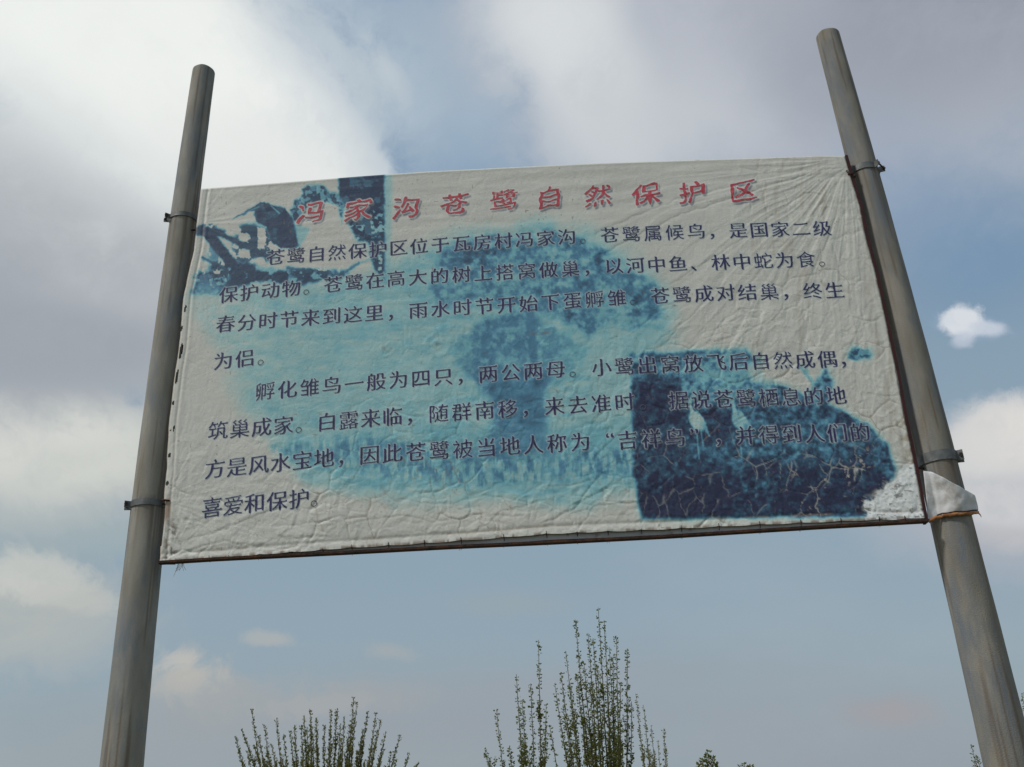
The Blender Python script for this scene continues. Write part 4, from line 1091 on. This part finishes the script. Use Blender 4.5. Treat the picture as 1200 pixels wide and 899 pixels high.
# ------------------------------------------------------------------ trees
M_bark = material('young_bark', (.075, .060, .040), .9, 0, .15, var=(.11, .095, .06), scale=12, bump=.4)
M_twig = material('green_brown_twig', (.085, .080, .040), .85, 0, .15, var=(.085, .075, .04), scale=20)
M_leaf = material('young_leaf', (.20, .225, .06), .6, 0, .2, var=(.14, .165, .045), scale=3, var2=(.26, .25, .09), scale2=9, thr=(.5, .68))
def leafy(m):
    nt = m.node_tree; p = nt.nodes['Principled BSDF']; o = [n for n in nt.nodes if n.type == 'OUTPUT_MATERIAL'][0]
    t = nt.nodes.new('ShaderNodeBsdfTranslucent'); x = nt.nodes.new('ShaderNodeMixShader'); x.inputs[0].default_value = .5
    src = p.inputs['Base Color'].links[0].from_socket; nt.links.new(src, t.inputs['Color'])
    nt.links.new(p.outputs[0], x.inputs[1]); nt.links.new(t.outputs[0], x.inputs[2]); nt.links.new(x.outputs[0], o.inputs[0])
leafy(M_leaf)
M_leaf2 = material('willow_leaf', (.235, .24, .08), .6, 0, .2, var=(.16, .175, .055), scale=3, var2=(.28, .26, .11), scale2=9, thr=(.5, .68))
leafy(M_leaf2)
def shoots_tree(name, lab, Y, tips, base, trunk_px, leaf, dens, leafmat, seed, trunk_r=.06, spread=.35, side=2, group=None, curve=.5, catkin=False):
    """tips: photo positions of shoot tips; each becomes an upright shoot at its own depth round Y"""
    rnd = random.Random(seed)
    g = on_plane(base[0], base[1], Y); x0 = g.x
    root = empty(name, (x0, Y, 0)); tag(root, lab, 'tree', group)
    zf = g.z
    tr = MB(); zt = max(.45, zf * .28)
    tp = [Vector((x0 + .02 * math.sin(i * 1.7), Y + .02 * math.cos(i * 1.3), -.15 + (zt + .15) * i / 6)) for i in range(7)]
    tr.tube(tp, [trunk_r * (1.25 if i == 0 else 1 - .07 * i) for i in range(7)], 12); tr.build('trunk', M_bark, root, True)
    LV = []; LF = []
    def leaf_at(p, dirv, L):
        up = Vector((0, 0, 1)); d = (dirv + up * (rnd.uniform(1.2, 3.0) if catkin else rnd.uniform(.2, .9))).normalized(); s = d.cross(Vector((rnd.uniform(-1, 1), rnd.uniform(-1, 1), rnd.uniform(-.3, .3)))).normalized()
        nrm = d.cross(s).normalized(); b = len(LV); w = L * (rnd.uniform(.16, .24) if catkin else rnd.uniform(.26, .38))
        LV.extend([p, p + d * L * .45 + s * w + nrm * w * .25, p + d * L * .5 - nrm * w * .15, p + d * L * .45 - s * w + nrm * w * .25, p + d * L]); LF.extend([[b, b + 1, b + 2], [b, b + 2, b + 3], [b + 1, b + 4, b + 2], [b + 2, b + 4, b + 3]])
    nb = 0; tw = MB(); fork = tp[-1]
    for (tu, tv, *rest) in tips:
        Ys = Y + rnd.uniform(-spread, spread); tip = on_plane(tu, tv, Ys)
        bx = x0 + (tip.x - x0) * rnd.uniform(.30, .45); bz = zt + (zf - zt) * rnd.uniform(.35, .8)
        p0 = Vector((x0 + (bx - x0) * .2, Y + (Ys - Y) * .1, zt - rnd.uniform(0, .25)))
        p1 = Vector((bx + (tip.x - bx) * .45, Y + (Ys - Y) * .7, bz)); n = 14; pts = []
        for i in range(n + 1):
            t = i / n; q = p0 * (1 - t) ** 2 + p1 * 2 * t * (1 - t) + tip * t * t
            k = .010 * (1 - t) * t * 4; pts.append(q + Vector((rnd.uniform(-k, k), rnd.uniform(-k, k), 0)))
        r0 = trunk_r * .30; mb = MB(); mb.tube(pts, [r0 * (1 - i / n) ** 1.2 + .0028 for i in range(n + 1)], 6); mb.build('limb', M_twig, root, True)
        ln = sum((b - a).length for a, b in zip(pts[:-1], pts[1:]))
        def leaves_along(P, k, dn, skip=.0):
            tot = sum((b - a).length for a, b in zip(P[:-1], P[1:]))
            m = int(tot * dn)
            for _ in range(m):
                t = rnd.random() ** .8 * (1 - skip) + skip
                t = min(t, .995)
                i = int(t * (len(P) - 1)); f = t * (len(P) - 1) - i; p = P[i].lerp(P[i + 1], f)
                a = rnd.uniform(0, 2 * PI); dv = Vector((math.cos(a), math.sin(a), 0)) * rnd.uniform(.5, 1.2)
                c = rnd.randint(1, 3)
                for _ in range(c): leaf_at(p + dv * rnd.uniform(.003, .022), dv + Vector((rnd.uniform(-.6, .6), rnd.uniform(-.6, .6), rnd.uniform(-.3, .5))), k * .78 * rnd.uniform(.6, 1.6) * (1 - .3 * t))
        leaves_along(pts, leaf, dens * 2.2, .3)
        for s_ in range(side * 2):
            t = rnd.uniform(.42, .86); i = int(t * n); p = pts[i]; tl = rnd.uniform(.18, .5) * (1.15 - t) * 1.6
            a = rnd.uniform(0, 2 * PI); o = Vector((math.cos(a), math.sin(a), 0)) * rnd.uniform(.18, .35)
            sp = [p, p + o * tl * .5 + Vector((0, 0, tl * .45)), p + o * tl * .8 + Vector((0, 0, tl))]
            tw.tube(sp, [.0045, .0035, .002], 5, False); leaves_along(sp, leaf * .95, dens * 2.3)
    if tw.V: o = tw.build('side_twigs', M_twig, root); o['kind'] = 'stuff'
    o = link('foliage', mesh_from('foliage', LV, LF), leafmat, root); o['kind'] = 'stuff'
    return root
shoots_tree('young_tree', 'tallest young tree with upright leafy shoots rising below the middle of the notice', 12.0,
    [(701, 712), (674, 726), (663, 763), (657, 788), (650, 801), (689, 742), (695, 748), (708, 727), (722, 745), (714, 758), (735, 760), (684, 775), (668, 800), (727, 800), (700, 780), (691, 800), (712, 805), (740, 822), (660, 830), (676, 790), (644, 850), (718, 770)],
    (700, 900), None, .034, 42, M_leaf, 3, .055, .35, 4)
shoots_tree('young_tree', 'slender young tree with sparse separate shoots left of the tallest one', 11.4,
    [(631, 750), (605, 790), (582, 831), (568, 877), (622, 801), (597, 875), (640, 825), (612, 820)],
    (618, 905), None, .033, 44, M_leaf, 4, .035, .25, 3)
shoots_tree('young_tree', 'paler small tree with thin shoots right of the tallest one', 15.5,
    [(745, 813), (754, 826), (763, 850), (771, 868), (778, 853), (781, 880), (749, 850), (759, 872), (767, 885)],
    (764, 915), None, .034, 36, M_leaf2, 5, .035, .25, 2)
shoots_tree('willow_bush', 'broad bushy willow with dense upright shoots at the lower left', 14.0,
    [(414.6, 817), (418, 823), (431, 834), (441, 835), (446, 843), (452, 858), (469, 862), (480, 882), (491, 894), (395, 831), (388, 832), (404, 839), (371, 841), (363.5, 832), (356, 839), (353, 850), (340, 857), (324, 841), (332, 860), (310, 849), (295, 831), (283, 855), (276, 863), (459, 881),
     (380, 850), (410, 850), (426, 855), (345, 870), (303, 862), (318, 872), (367, 860), (436, 868), (290, 880), (400, 866), (388, 872), (420, 880), (330, 884), (465, 890), (360, 852), (399, 848), (415, 842), (372, 874), (345, 850), (314, 885), (298, 874), (442, 856), (450, 878), (408, 892), (384, 890), (354, 890), (428, 890), (284, 892)],
    (385, 905), None, .040, 52, M_leaf2, 6, .08, .5, 5, catkin=True)
shoots_tree('sapling', 'tiny leafy treetop just showing between the trees and the right pole', 9.0,
    [(829, 880), (823, 888), (835, 887), (818, 893), (838, 894)], (829, 915), None, .040, 60, M_leaf, 7, .02, .08, 1)
shoots_tree('sapling', 'lowest leafy tip beside the tiny treetop at the bottom edge', 9.5,
    [(872, 894), (866, 897), (879, 897)], (872, 915), None, .036, 55, M_leaf, 8, .02, .08, 1)
shoots_tree('sapling', 'thin bare-looking shoot touching the inner side of the right pole near its foot', 13.0,
    [(1138, 872), (1145, 886), (1141, 891)], (1154, 915), None, .034, 34, M_leaf2, 9, .03, .1, 1)
shoots_tree('young_tree', 'young tree cut off by the right edge of the picture behind the right pole', 12.5,
    [(1197, 812), (1194, 826), (1203, 800), (1212, 806), (1207, 830), (1190, 862), (1218, 835)], (1208, 905), None, .036, 46, M_leaf2, 10, .05, .2, 3)
